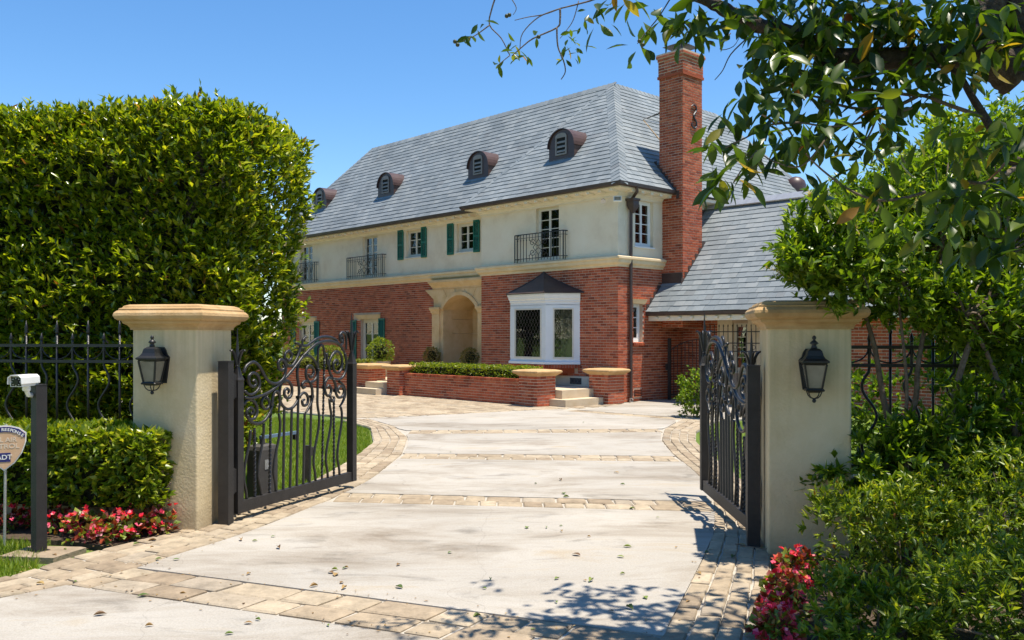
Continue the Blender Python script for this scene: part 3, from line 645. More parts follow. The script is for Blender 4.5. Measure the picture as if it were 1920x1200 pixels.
window('window', (0, end_u[0], end_u[2]), pi/2, end_u[1]-end_u[0], end_u[3]-end_u[2], 1, 4, paint='white')
window('window', (0, end_l[0], end_l[2]), pi/2, end_l[1]-end_l[0], end_l[3]-end_l[2], 1, 3, cas=1, paint='white', sill=False)
for k in ('w1', 'w0'):
    x0, x1, z0, z1 = GF[k]; window('french_window', (x0, RY, z0), 0, x1-x0, z1-z0, 1, 4, curtain=True, sill=False, fr=.09)
    MB().prism([(0, 0), (1, 0), (1, 1), (0, 1)], 0, 0).v
    ln = MB().add([(x0-.1, RY-.02, z1), (x1+.08, RY-.02, z1), (x1+.14, RY-.05, z1+.17), (x0-.36, RY-.05, z1+.17), (x0-.1, RY+.05, z1), (x1+.08, RY+.05, z1), (x1+.14, RY+.05, z1+.17), (x0-.36, RY+.05, z1+.17)],
                  [(0, 1, 2, 3), (7, 6, 5, 4), (0, 4, 5, 1), (1, 5, 6, 2), (2, 6, 7, 3), (3, 7, 4, 0)]); ln.build('lintel', 'sand', house)
    shutter(x0-.62, x0-.25, z0-.05, z1-.02, RY); shutter(x1+.02, x1+.38, z0-.05, z1+.02, RY)
MB().add([(-.01, .54, 2.50), (-.01, 1.04, 2.50), (-.01, 1.10, 2.62), (-.01, .50, 2.62), (.05, .54, 2.50), (.05, 1.04, 2.50), (.07, 1.10, 2.62), (.07, .50, 2.62)], [(3, 2, 1, 0), (4, 5, 6, 7), (0, 1, 5, 4), (1, 2, 6, 5), (2, 3, 7, 6), (3, 0, 4, 7)]).build('lintel', 'sand', house)
mb = MB()
for k in range(6): mb.hexa([(-.01, .56+k*.078, 1.44), (.05, .56+k*.078, 1.43), (.05, .56+k*.078+.068, 1.43), (-.01, .56+k*.078+.068, 1.44)][::-1] if False else [(-.01, .56+k*.078, 1.43), (.055, .56+k*.078, 1.43), (.055, .628+k*.078, 1.43), (-.01, .628+k*.078, 1.43)], [(-.01, .56+k*.078, 1.515), (.055, .56+k*.078, 1.495), (.055, .628+k*.078, 1.495), (-.01, .628+k*.078, 1.515)])
mb.build('brick_sill', 'brick', house)

# juliet balconies
def balcony(x0, x1, yw, yf):
    mb = MB(); z0, z1 = 3.74, 4.47
    for a, b in (((x0, yw), (x0, yf)), ((x0, yf), (x1, yf)), ((x1, yf), (x1, yw))):
        for z, r in ((z1, .018), (z1-.10, .008), (z0+.06, .012)): mb.tube([(*a, z), (*b, z)], r, 4, sq=True)
    o = mb.build('balcony', 'iron', house)
    n = int((x1-x0)/.115); cxm = (x0+x1)/2
    bars = [(x0+(x1-x0)*i/n, yf) for i in range(n+1)]+[(x0, (yw+yf)/2), (x1, (yw+yf)/2)]
    for (bx, by) in bars:
        corner = abs(bx-x0) < .01 or abs(bx-x1) < .01; mid = abs(bx-cxm) < (x1-x0)*.2 and by == yf
        if mid:
            b = MB().tube([(0, 0, z0), (0, 0, z0+.16)], .007, 4, sq=True); b.tube([(0, 0, z1-.19), (0, 0, z1)], .007, 4, sq=True)
        else:
            b = MB().tube([(0, 0, z0-.03), (0, 0, z1)], .017 if corner and by == yf else .009, 4, sq=True)
            if not corner: b.lathe([(.008, -.03), (.018, 0), (.008, .03)], (0, 0, z1-.16), 6)
        b.build('baluster', 'iron', o, (bx, by, 0))
    s = MB(); hw = (x1-x0)*.2; zc = (z0+z1)/2-.01
    for sx in (-1, 1):
        for sz in (-1, 1):
            pts = []
            for k in range(26):
                a = k/25*2.3*pi; r = .115*(1-k/25*.72); pts.append((cxm+sx*(hw*.62-r*cos(a)), yf, zc+sz*(.13+r*sin(a)*.9)))
            s.tube(pts, .009, 5)
    dm = hw*.55
    s.tube([(cxm-dm, yf, zc), (cxm, yf, zc+dm), (cxm+dm, yf, zc), (cxm, yf, zc-dm), (cxm-dm, yf, zc)], .009, 5)
    s.tube([(cxm-hw, yf, zc+.22), (cxm, yf, zc+.02), (cxm+hw, yf, zc+.22)], .008, 5); s.tube([(cxm-hw, yf, zc-.22), (cxm, yf, zc-.02), (cxm+hw, yf, zc-.22)], .008, 5)
    s.build('scroll_panel', 'iron', o)
balcony(-3.60, -1.74, 0, -.16); balcony(-12.95, -10.75, RY, RY-.16); balcony(-17.4, -15.2, RY, RY-.16)

# bay window ---------------------------------------------------------------------
bb = .64; BX0, BX1 = -3.27, -1.92; zb, zt = .93, 2.50
path = [(BX0-bb, -.0), (BX0, -bb), (BX1, -bb), (BX1+bb, -.0)]
bay = MB()
sweep(bay, [(-.02, zb), (.05, zb), (.05, zb+.06), (.0, zb+.09), (-.02, zb+.09)], path)
bh_ = MB(); sweep(bh_, [(-.02, zt-.02), (0, zt-.02), (.0, zt+.06), (.02, zt+.08), (.02, zt+.12), (.05, zt+.16), (.07, zt+.24), (.085, zt+.25), (.085, zt+.29), (-.02, zt+.29)], path)
bo = bay.build('bay_window', 'white', house); bh_.build('head', 'white', bo)
def facet(a, b, win):
    a = Vector((*a, 0)); b = Vector((*b, 0)); d = b-a; L = d.length; ang = atan2(d.y, d.x)
    wall_geo(MB(), a, ang, 0, L, zb+.085, zt, [win], th=.06).build('facing', 'white', bo)
    x0, x1, z0, z1 = win; wd, ht = x1-x0, z1-z0; mb = MB(); f = .04
    mb.box(0, wd, -.015, .03, 0, f); mb.box(0, wd, -.015, .03, ht-f, ht); mb.box(0, f, -.015, .03, f, ht-f); mb.box(wd-f, wd, -.015, .03, f, ht-f)
    p = a+V2(ang)*x0; fo = mb.build('casement', 'sash', bo, (p.x, p.y, z0), ang)
    pn = MB().box(f, wd-f, .008, .012, f, ht-f).build('pane', 'glass', bo, (p.x, p.y, z0), ang)
    le = MB(); s = .115; k = -int(ht/s/1.6)-2
    while k*s < wd+ht:                       # diamond leading on the pane
        for sg in (1, -1):
            q = []
            for tt in np.linspace(0, 1, 40):
                zz = f+(ht-2*f)*tt; xx = k*s+sg*(zz-f)*.62+(0 if sg > 0 else .62*ht)
                if f < xx < wd-f: q.append((xx, .007, zz))
            if len(q) > 1: le.tube([q[0], q[-1]], .0016, 4)
        k += 1
    le.build('leading', 'louvre', bo, (p.x, p.y, z0), ang)
L45 = bb*sqrt(2)
facet(path[0], path[1], (.2, L45-.2, zb+.15, zt-.09)); facet(path[1], path[2], (.17, BX1-BX0-.15, zb+.15, zt-.09)); facet(path[2], path[3], (.19, L45-.17, zb+.15, zt-.09))
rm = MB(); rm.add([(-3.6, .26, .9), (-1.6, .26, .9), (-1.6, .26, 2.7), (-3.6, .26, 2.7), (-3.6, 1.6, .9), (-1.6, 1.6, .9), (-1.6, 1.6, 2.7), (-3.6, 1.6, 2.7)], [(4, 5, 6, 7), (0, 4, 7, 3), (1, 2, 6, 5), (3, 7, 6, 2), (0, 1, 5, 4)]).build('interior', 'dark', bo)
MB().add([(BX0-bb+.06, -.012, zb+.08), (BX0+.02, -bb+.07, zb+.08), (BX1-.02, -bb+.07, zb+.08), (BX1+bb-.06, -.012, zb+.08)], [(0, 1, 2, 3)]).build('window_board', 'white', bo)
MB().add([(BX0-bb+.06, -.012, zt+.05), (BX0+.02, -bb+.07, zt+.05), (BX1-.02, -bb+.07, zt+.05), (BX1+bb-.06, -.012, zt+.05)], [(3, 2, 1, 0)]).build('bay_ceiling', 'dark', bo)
rf = MB(); ap = Vector((-2.6, -.02, 3.42)); oe = .12; ez = zt+.292
er = [Vector((BX0-bb-oe*1.3, -.01, ez)), Vector((BX0-oe*.4, -bb-oe, ez)), Vector((BX1+oe*.4, -bb-oe, ez)), Vector((BX1+bb+oe*1.3, -.01, ez))]
rings = []
for k in range(7):
    t = k/6; s = (1-t)**1.25; rings.append([Vector((ap.x+(p.x-ap.x)*s*(1 if k < 6 else 0)+0, ap.y+(p.y-ap.y)*s, ez+.02+(ap.z-ez-.02)*t)) for p in er])
vs = [p-Vector((0, 0, .02)) for p in rings[0]]+[p for r in rings for p in r]
fs = [(3, 2, 1, 0)]
for k in range(7):
    for i in range(3): fs.append((4*k+i, 4*k+i+1, 4*k+5+i, 4*k+4+i))
rf.add(vs, fs)
ro = rf.build('bay_roof', 'bronze', bo)
sm = MB()
for i in range(4): sm.tube([r[i]+Vector((0, -.004, .006)) for r in rings], .009, 5)
sm.build('seam', 'bronze', ro)
# brick base of the bay
bs = MB()
for a, b in zip(path[:-1], path[1:]):
    a = Vector((*a, 0)); b = Vector((*b, 0)); d = (b-a).normalized(); r = Vector((d.y, -d.x, 0)); n = int((b-a).length/.075)
    for i in range(n):
        p = a+(b-a)*((i+.5)/n); q = [p-d*.032-r*.10, p+d*.032-r*.10, p+d*.032+r*.05, p-d*.032+r*.05]
        bs.hexa([(v_.x, v_.y, zb-.10) for v_ in q][::-1], [(v_.x, v_.y, zb-.012) for v_ in q][::-1])
bs.build('brick_sill', 'brick', bo)
MB().prism([(BX0-bb+.02, -.005), (BX0+.0, -bb+.03), (BX1-.0, -bb+.03), (BX1+bb-.02, -.005)], zb-.10, zb-.005).build('brick_base', 'mortar', bo)
MB().prism([(BX0-bb+.2, -.005), (BX0+.05, -bb+.2), (BX1-.05, -bb+.2), (BX1+bb-.2, -.005)], .69, zb-.101).build('corbel', 'brick', bo)

# entrance -------------------------------------------------------------------------
AXL, AXR, SP, AT = -7.52, -5.86, 2.50, 2.94; hw = (AXR-AXL)/2; rise = AT-SP; rad = (hw*hw+rise*rise)/(2*rise); cxa = (AXL+AXR)/2; cza = AT-rad; a0 = math.asin(hw/rad)
arc = [(cxa+rad*sin(-a0+2*a0*i/20), cza+rad*cos(-a0+2*a0*i/20)) for i in range(21)]
y0, y1 = RY-.08, RY+.3; sur = MB(); FL = .36
sur.box(-8.0, AXL, y0, y1, FL, SP); sur.box(AXR, -5.205, y0, y1, FL, SP); sur.box(-8.0, AXL, y0, y1, SP, 3.22); sur.box(AXR, -5.205, y0, y1, SP, 3.22)
for (xa, za), (xb, zb_) in zip(arc[:-1], arc[1:]):
    sur.hexa([(xa, y0, za), (xb, y0, zb_), (xb, y1, zb_), (xa, y1, za)], [(xa, y0, 3.22), (xb, y0, 3.22), (xb, y1, 3.22), (xa, y1, 3.22)])
so = sur.build('door_surround', 'sand', house)
sweep(MB(), [(0, 3.16), (.03, 3.16), (.03, 3.20), (.06, 3.24), (.12, 3.34), (.14, 3.36), (.14, 3.43), (0, 3.43)], [(-8.0, RY), (-8.0, y0), (-5.205, y0)]).build('entablature', 'sand', so)
ar = MB(); 
for i in range(20):
    (xa, za), (xb, zb_) = arc[i], arc[i+1]; o_ = lambda x_, z_, k_: (cxa+(x_-cxa)*k_, cza+(z_-cza)*k_)
    A1, B1 = o_(xa, za, .995), o_(xb, zb_, .995); A2, B2 = o_(xa, za, 1.11), o_(xb, zb_, 1.11)
    ar.hexa([(A1[0], y0-.05, A1[1]), (B1[0], y0-.05, B1[1]), (B1[0], y0-.001, B1[1]), (A1[0], y0-.001, A1[1])], [(A2[0], y0-.05, A2[1]), (B2[0], y0-.05, B2[1]), (B2[0], y0-.001, B2[1]), (A2[0], y0-.001, A2[1])])
ar.build('arch_moulding', 'sand', so)
for k in range(5):       # voussoirs above the arch, a hair proud with open joints
    t0, t1 = -a0+2*a0*k/5+.008, -a0+2*a0*(k+1)/5-.008; q = []
    for t in (t0, t1): q.append((cxa+rad*1.125*sin(t), cza+rad*1.125*cos(t)))
    tops = []
    for t in (t0, t1): tops.append((cxa+(3.145-cza)*math.tan(t), 3.145))
    MB().hexa([(q[0][0], y0-.012, q[0][1]), (q[1][0], y0-.012, q[1][1]), (q[1][0], y0+.0005, q[1][1]), (q[0][0], y0+.0005, q[0][1])], [(tops[0][0], y0-.012, 3.145), (tops[1][0], y0-.012, 3.145), (tops[1][0], y0+.0005, 3.145), (tops[0][0], y0+.0005, 3.145)]).build('voussoir', 'sand', so)
pi_ = MB(); zz = [FL, .92, 1.42, 1.92, 2.34]
for a, b in zip(zz[:-1], zz[1:]):
    MB().box(-8.03, -7.66, y0-.05, y0-.001, a+.004, b-.004).build('pilaster_block', 'sand', so)
    MB().box(AXR+.08, -5.206, y0-.05, y0-.001, a+.004, b-.004).build('pilaster_block', 'sand', so)
for xa, xb in ((-8.03, -7.66), (AXR+.08, -5.35)):
    MB().square_lathe([(0, 2.34), (.0, 2.38), (.03, 2.40), (.03, 2.44), (.07, 2.52), (.07, 2.58), (0, 2.58)], (xb-xa)/2, .03, (xa+xb)/2, y0-.02).build('capital', 'sand', so)
# vestibule of stone blocks
yb = RY+1.15
for k in range(6):
    z0_, z1_ = FL+k*.46, min(FL+(k+1)*.46, 2.98)
    if z1_-z0_ < .05: continue
    for j in range(3):
        xa = AXL-.1+j*.62+(-.31 if k % 2 else 0); xb = min(xa+.62, AXR+.1); xa = max(xa, AXL-.1)
        if xb-xa > .05: MB().box(xa+.003, xb-.003, yb+random.uniform(0, .004), yb+.1, z0_+.003, z1_-.003).build('stone_block', 'sand', so)
    MB().box(AXL-.12, AXL-.001-random.uniform(0, .004), RY+.302, yb-.001, z0_+.003, z1_-.003).build('stone_block', 'sand', so)
    MB().box(AXR+.001, AXR+.12, RY+.302, yb-.001, z0_+.003, z1_-.003).build('stone_block', 'sand', so)
vt = MB()
for (xa, za), (xb, zb_) in zip(arc[:-1], arc[1:]):
    vt.hexa([(xa, y1+.001, za), (xb, y1+.001, zb_), (xb, yb, zb_), (xa, yb, za)], [(xa, y1+.001, za+.12), (xb, y1+.001, zb_+.12), (xb, yb, zb_+.12), (xa, yb, za+.12)])
vt.build('vault', 'sand', so)

# ------------------------------------------------------------ roofs
EZ, RZ, RYY, RXL, WX = 5.46, 9.10, 2.88, -15.1, -2.6
SL_IND = []
UNIT = MB().add([(-.5, 0, .004), (.5, 0, .004), (.5, 1, -.008), (-.5, 1, -.008), (-.5, 0, .017), (.5, 0, .017), (.5, 1, .000), (-.5, 1, .000)],
                [(4, 5, 6, 7), (0, 1, 5, 4), (1, 2, 6, 5), (3, 0, 4, 7), (2, 3, 7, 6)]).mesh('slate'); UNIT.materials.append(M['slate'])
def roof_plane(A, B, C, D, expo=.178, wmin=.19, wmax=.33, single=None, seed=0, fl=1):
    """A-B eave, D-C top (A below D); slates laid in rows over a dark felt"""
    A, B, C, D = Vector(A), Vector(B), Vector(C), Vector(D); R = random.Random(seed)
    X = (B-A).normalized(); Nn = X.cross(D-A if (D-A).length > 1e-6 else C-A).normalized(); Y = Nn.cross(X)
    mat = Matrix((X, Y, Nn)).transposed().to_4x4(); mat.translation = A
    def l2(p): q = p-A; return (q.dot(X), q.dot(Y))
    b, c, d = l2(B), l2(C), l2(D); S = d[1]
    mb = MB().add([(0, 0, -.012), (b[0], 0, -.012), (c[0], c[1], -.012), (d[0], d[1], -.012), (0, 0, -.05), (b[0], 0, -.05), (c[0], c[1], -.05), (d[0], d[1], -.05)], [(0, 1, 2, 3), (7, 6, 5, 4), (0, 4, 5, 1), (1, 5, 6, 2), (3, 7, 4, 0)])
    o = mb.build('roof', 'felt', house); o.matrix_local = mat
    lo = lambda t: d[0]*t/S; hi = lambda t: b[0]+(c[0]-b[0])*t/S
    rows = int(S/expo); ex_ = S/rows; bulk = MB()
    for r in range(rows):
        y = r*ex_; yt = min(y+ex_+.05, S); a0_, b0_, a1_, b1_ = lo(y), hi(y), lo(yt), hi(yt); L, H_ = min(a0_, a1_), max(b0_, b1_)
        x = L-R.random()*.2
        while x < H_:
            wd = R.uniform(wmin, wmax); x2 = x+wd-.004; dz = R.uniform(0, .005); dy = R.uniform(-.008, .006)
            q = [max(x, a0_), min(x2, b0_), min(x2, b1_), max(x, a1_)]
            if q[1]-q[0] > .01 or q[2]-q[3] > .01:
                if q[1] < q[0]: q[0] = q[1] = min(max(x, a0_), b0_)
                if q[2] < q[3]: q[2] = q[3] = min(max(x, a1_), b1_)
                full = abs(q[0]-x) < 1e-6 and abs(q[3]-x) < 1e-6 and abs(q[1]-x2) < 1e-6 and abs(q[2]-x2) < 1e-6
                if single and full and single(mat @ Vector((x, y, 0))):
                    SL_IND.append((o, (x+x2)/2, y+dy, x2-x, yt-y, dz, mat @ Vector((x, y, 0)), bulk))
                else:
                    bulk.add([(q[0], y+dy, .004+dz), (q[1], y+dy, .004+dz), (q[2], yt, -.008), (q[3], yt, -.008), (q[0], y+dy, .017+dz), (q[1], y+dy, .017+dz), (q[2], yt, 0), (q[3], yt, 0)], [(4, 5, 6, 7), (0, 1, 5, 4), (1, 2, 6, 5), (3, 0, 4, 7)])
            x += wd
    return o, bulk
planes = []
ov = .42
planes.append(roof_plane((-18-ov, RY-ov, EZ), (-5.2-ov, RY-ov, EZ), (WX, RYY, RZ), (RXL, RYY, RZ), seed=1))
planes.append(roof_plane((-5.2-ov, -ov, EZ), (ov, -ov, EZ), (WX+.001, RYY, RZ), (WX-.001, RYY, RZ), seed=2))
planes.append(roof_plane((ov, -ov, EZ), (ov, 11.4, EZ), (WX, 8.2, RZ), (WX, RYY, RZ), seed=3))
planes.append(roof_plane((-18-ov, 6.1, EZ), (-18-ov, RY-ov, EZ), (RXL, RYY, RZ), (RXL, RYY+.01, RZ), seed=4))
planes.append(roof_plane((0.0, 1.10, 2.29), (9.6, 1.10, 2.29), (9.6, 3.88, 5.30), (0.0, 3.88, 5.30), single=lambda p: p.x < 4.4, seed=5, expo=.18))
planes.append(roof_plane((-5.2-ov, RY-ov, EZ), (-5.2-ov, -ov, EZ), (WX, RYY, RZ), (WX, RYY+.01, RZ), seed=6))
SL_IND.sort(key=lambda s: (s[6]-CAML).length)
for i, (o, x, y, wd, ln, dz, wp, bulk) in enumerate(SL_IND):
    if i < 300:
        s = link('slate', UNIT, None, o, (x, y, dz)); s.scale = (wd, ln, 1)
    else: bulk.add([(x-wd/2, y, .004+dz), (x+wd/2, y, .004+dz), (x+wd/2, y+ln, -.008), (x-wd/2, y+ln, -.008), (x-wd/2, y, .017+dz), (x+wd/2, y, .017+dz), (x+wd/2, y+ln, 0), (x-wd/2, y+ln, 0)], [(4, 5, 6, 7), (0, 1, 5, 4), (1, 2, 6, 5), (3, 0, 4, 7)])
for o, bulk in planes: stuff(bulk.build('slates', 'slate', o))
# back slopes that close the roofs
MB().add([(-18-ov, 6.1, EZ), (-4, 6.1, EZ), (WX, RYY, RZ-.02), (RXL, RYY, RZ-.02)], [(3, 2, 1, 0)]).build('rear_roof', 'slate', house)
MB().add([(-5.6, 6.1, EZ), (-5.6, 11.4, EZ), (WX, 8.2, RZ-.02), (WX, RYY, RZ-.02)], [(0, 1, 2, 3)]).build('rear_roof', 'slate', house)
MB().add([(ov, 11.4, EZ), (-5.6, 11.4, EZ), (WX, 8.2, RZ-.02)], [(0, 1, 2)]).build('rear_roof', 'slate', house)
MB().add([(0, 6.6, 2.29), (9.6, 6.6, 2.29), (9.6, 3.88, 5.29), (0, 3.88, 5.29)], [(3, 2, 1, 0)]).build('rear_roof', 'slate', house)
def caps(A, B, s1, s2, wd=.16, step=.2, lift=.035):
    A, B = Vector(A), Vector(B); d = B-A; n = int(d.length/step); d /= n; s1, s2 = Vector(s1).normalized(), Vector(s2).normalized(); mb = MB(); u = Vector((0, 0, 1))
    for i in range(n):
        p = A+d*i; q = p+d*1.25; l0, l1 = u*(lift+.012), u*(lift-.010)
        for s in (s1, s2):
            a, b, c, e_ = p+l0, q+l1, q+s*wd+l1*.7, p+s*wd+l0*.7; k = -u*.012
            mb.add([a, b, c, e_, a+k, b+k, c+k, e_+k], [(0, 1, 2, 3), (7, 6, 5, 4), (0, 4, 5, 1), (1, 5, 6, 2), (2, 6, 7, 3), (3, 7, 4, 0)])
    return mb
def dn(sx, sy, px_, py_): return Vector((sx, sy, px_))
sl1 = (RZ-EZ)/(RYY-RY+ov); sl2 = (RZ-EZ)/(RYY+ov); sl3 = (RZ-EZ)/(ov-WX)
caps((RXL, RYY, RZ), (WX, RYY, RZ), (0, -1, -sl1), (0, 1, -1.1)).build('ridge_cap', 'slate', house)
caps((WX, RYY, RZ), (WX, 8.2, RZ), (1, 0, -sl3), (-1, 0, -sl3)).build('ridge_cap', 'slate', house)
def hip(A, B, n1, n2, **k):
    A, B = Vector(A), Vector(B); d = (B-A).normalized(); n1, n2 = Vector(n1).normalized(), Vector(n2).normalized()
    s1 = n1.cross(d); s2 = d.cross(n2)
    if s1.z > 0: s1 = -s1
    if s2.z > 0: s2 = -s2
    return caps(A, B, s1, s2, **k)
hip((ov, -ov, EZ), (WX, RYY, RZ), (0, -sl2, 1), (sl3, 0, 1), wd=.24, step=.17).build('hip_cap', 'slate', house)
hip((-5.2-ov, -ov, EZ), (WX, RYY, RZ), (0, -sl2, 1), (-sl3, 0, 1), wd=.12, step=.3).build('hip_cap', 'slate', house)
hip((-18-ov, RY-ov, EZ), (RXL, RYY, RZ), (0, -sl1, 1), (-1.1, 0, 1), wd=.14, step=.2).build('hip_cap', 'slate', house)
hip((ov, 11.4, EZ), (WX, 8.2, RZ), (sl3, 0, 1), (0, 1.1, 1), wd=.24, step=.17).build('hip_cap', 'slate', house)
MB().extrude_profile([(-.16, 5.20), (0, 5.36), (.16, 5.20), (.17, 5.23), (0, 5.40), (-.17, 5.23)], (0.02, 3.88, 0), (9.6, 3.88, 0)).build('ridge_flashing', 'galv', house)

# dormers
def dormer(xc, yf, zb, slope, wd=.96, ht=.86):
    r = wd/2; st = ht-r*.94; prof = [(-r, 0), (r, 0)]+[(r*cos(a), st+r*.94*sin(a)) for a in np.linspace(0, pi, 15)]
    ln = ht/slope+.15; n = len(prof); mb = MB()
    fr = [(xc+p[0], yf, zb+p[1]) for p in prof]; bk = [(xc+p[0], yf+ln, zb+p[1]) for p in prof]
    mb.add(fr+bk, [tuple(range(n)), tuple(range(2*n-1, n-1, -1))]+[(i, n+i, n+(i+1) % n, (i+1) % n) for i in range(n)])
    o = mb.build('dormer', 'dormer', house)
    R_, rf = r+.03, MB(); ang = np.linspace(-.05, pi+.05, 17); y0_ = yf-.05
    out = [(xc+R_*cos(a), zb+st+(R_*.94)*sin(a)+.004) for a in ang]; inn = [(xc+(r+.004)*cos(a), zb+st+(r+.004)*.94*sin(a)+.002) for a in ang]
    for i in range(16):
        (a, b), (c, d), (e_, f), (g_, h) = out[i], out[i+1], inn[i+1], inn[i]
        rf.hexa([(g_, y0_, h), (e_, y0_, f), (e_, yf+ln, f), (g_, yf+ln, h)][::-1], [(a, y0_, b), (c, y0_, d), (c, yf+ln, d), (a, yf+ln, b)][::-1])
    rf.build('dormer_roof', 'dormer', o)
    fw, fh, z0 = .21, .52, .16; lf = MB(); y2 = yf-.03
    lf.box(xc-fw, xc-fw+.045, y2, yf-.001, zb+z0, zb+z0+fh); lf.box(xc+fw-.045, xc+fw, y2, yf-.001, zb+z0, zb+z0+fh); lf.box(xc-fw+.045, xc+fw-.045, y2, yf-.001, zb+z0, zb+z0+.045)
    lf.box(xc-fw+.045, xc+fw-.045, y2, yf-.001, zb+z0+fh-.045, zb+z0+fh)
    arc_ = [(xc+fw*cos(a), zb+z0+fh+fw*.42*sin(a)) for a in np.linspace(0, pi, 9)]
    lf.add([(p[0], y2+.004, p[1]) for p in arc_], [tuple(range(8, -1, -1))])
    lf.build('louvre_frame', 'louvre', o)
    MB().box(xc-fw+.045, xc+fw-.045, yf-.008, yf-.002, zb+z0+.045, zb+z0+fh-.045).build('dark_panel', 'dark', o)  # flat dark panel painted as the shade behind the slats
    for k in range(3):
        zz_ = zb+z0+.075+k*.125
        MB().add([(xc-fw+.045, y2+.002, zz_), (xc+fw-.045, y2+.002, zz_), (xc+fw-.045, yf-.009, zz_+.05), (xc-fw+.045, yf-.009, zz_+.05), (xc-fw+.045, y2+.002, zz_+.012), (xc+fw-.045, y2+.002, zz_+.012), (xc+fw-.045, yf-.009, zz_+.062), (xc-fw+.045, yf-.009, zz_+.062)], [(0, 3, 2, 1), (4, 5, 6, 7), (0, 1, 5, 4), (1, 2, 6, 5), (2, 3, 7, 6), (3, 0, 4, 7)]).build('slat', 'louvre', o)
    sweep(MB(), [(0, -.02), (.05, -.05), (.05, -.035), (0, .0)], [(xc-r-.0, yf), (xc+r, yf)]).v
dormer(-2.48, .55, EZ+(.55+ov)*sl2-.03, sl2)
for xc in (-6.42, -11.38, -15.8): dormer(xc, .93, EZ+(.93-RY+ov)*sl1-.03, sl1)
# dormer on the far wing slope (seen among the leaves)
ob = MB(); ob.lathe([(.34, -.9), (.34, .1), (.29, .25), (.16, .36), (.02, .4)], (-.55, 9.75, 6.55), 14); ob.build('roof_vent', 'dormer', house, smooth=True)

# chimney --------------------------------------------------------------------------
CX0, CX1, CY0, CY1 = -.1, .65, 1.82, 2.68
ch = MB().box(CX0, CX1, CY0, CY1, 1.9, 9.10).build('chimney', 'mortar', house)
MB().box(CX0-.04, CX1+.04, CY0-.04, CY1+.04, 8.48, 8.55).build('band', 'brick', ch)
CB = []
brick_face(CB, (0, CY0, 0), 0, CX0, CX1+.008, 1.9, 8.48, [], 8, ch); brick_face(CB, (CX1, 0, 0), pi/2, CY0-.004, CY1, 1.9, 8.48, [], 9, ch)
MB().box(CX0-.02, CX1+.02, CY0-.02, CY1+.02, 8.552, 8.93).build('upper_shaft', 'mortar', ch)
brick_face(CB, (0, CY0-.02, 0), 0, CX0-.02, CX1+.03, 8.552, 8.93, [], 10, ch); brick_face(CB, (CX1+.02, 0, 0), pi/2, CY0-.024, CY1+.02, 8.552, 8.93, [], 12, ch)
for k in range(2):
    o_ = .035+.03*k; z_ = 8.931+k*.082; mb = MB()
    for ang_, org, a, b in ((0, (0, CY0-o_, 0), CX0-o_, CX1+o_), (pi/2, (CX1+o_, 0, 0), CY0-o_, CY1+o_)):
        brick_face(CB, org, ang_, a, b+.006, z_, z_+.0815, [], 20+k, ch)
    MB().box(CX0-o_, CX1+o_, CY0-o_, CY1+o_, z_, z_+.0815).build('corbel', 'mortar', ch)
MB().box(CX0-.06, CX1+.06, CY0-.06, CY1+.06, 9.0955, 9.13).build('crown', 'mortar', ch)
cp = MB(); cx_, cy_ = (CX0+CX1)/2, (CY0+CY1)/2
for sx in (-1, 1):
    for sy in (-1, 1): cp.box(cx_+sx*.26-.012, cx_+sx*.26+.012, cy_+sy*.3-.012, cy_+sy*.3+.012, 9.1305, 9.34)
cp.add([(cx_-.33, cy_-.37, 9.34), (cx_+.33, cy_-.37, 9.34), (cx_+.33, cy_+.37, 9.34), (cx_-.33, cy_+.37, 9.34), (cx_-.2, cy_-.2, 9.42), (cx_+.2, cy_-.2, 9.42), (cx_+.2, cy_+.2, 9.42), (cx_-.2, cy_+.2, 9.42)], [(3, 2, 1, 0), (4, 5, 6, 7), (0, 1, 5, 4), (1, 2, 6, 5), (2, 3, 7, 6), (3, 0, 4, 7)])
cp.build('chimney_cap', 'iron', ch)
S_ = [(-.10, .24), (-.02, .30), (.07, .26), (.08, .16), (0, .05), (-.02, 0), (.02, -.06), (.09, -.16), (.08, -.27), (0, -.31), (-.09, -.26), (-.09, -.18)]
pts = smooth_line([(0, x_*1.15, z_*1.0) for x_, z_ in S_], 5)
MB().tube(pts, [.016+.008*sin(pi*i/(len(pts)-1)) for i in range(len(pts))], 6).build('wall_anchor', 'iron', ch, (CX1+.035, 2.28, 7.45))
fl = MB()   # stepped lead flashing where the low roof meets wall and chimney
for i in range(18):
    y_ = 1.12+i*.155; z_ = 2.29+(y_-1.10)*1.083
    x_ = CX1+.012 if CY0-.1 < y_ < CY1 else .014
    fl.box(x_, x_+.008, y_, y_+.165, z_-.05, z_+.19)
fl.box(CX0+.1, CX1+.012, CY0-.03, CY0-.012, 2.9, 3.32)
stuff(fl.build('flashing', 'bronze', house))
fl = MB()
for i in range(9):
    x_ = .55-i*.09; z_ = EZ+(ov-x_)*sl3; fl.box(x_-.09, x_, CY0-.022, CY0-.012, z_-.05, z_+.16)
stuff(fl.build('flashing', 'bronze', house))
place_bricks(BR+CB, CAML, 300, house, lambda b: b[0].z > 1.1 and not (b[5] is wr))

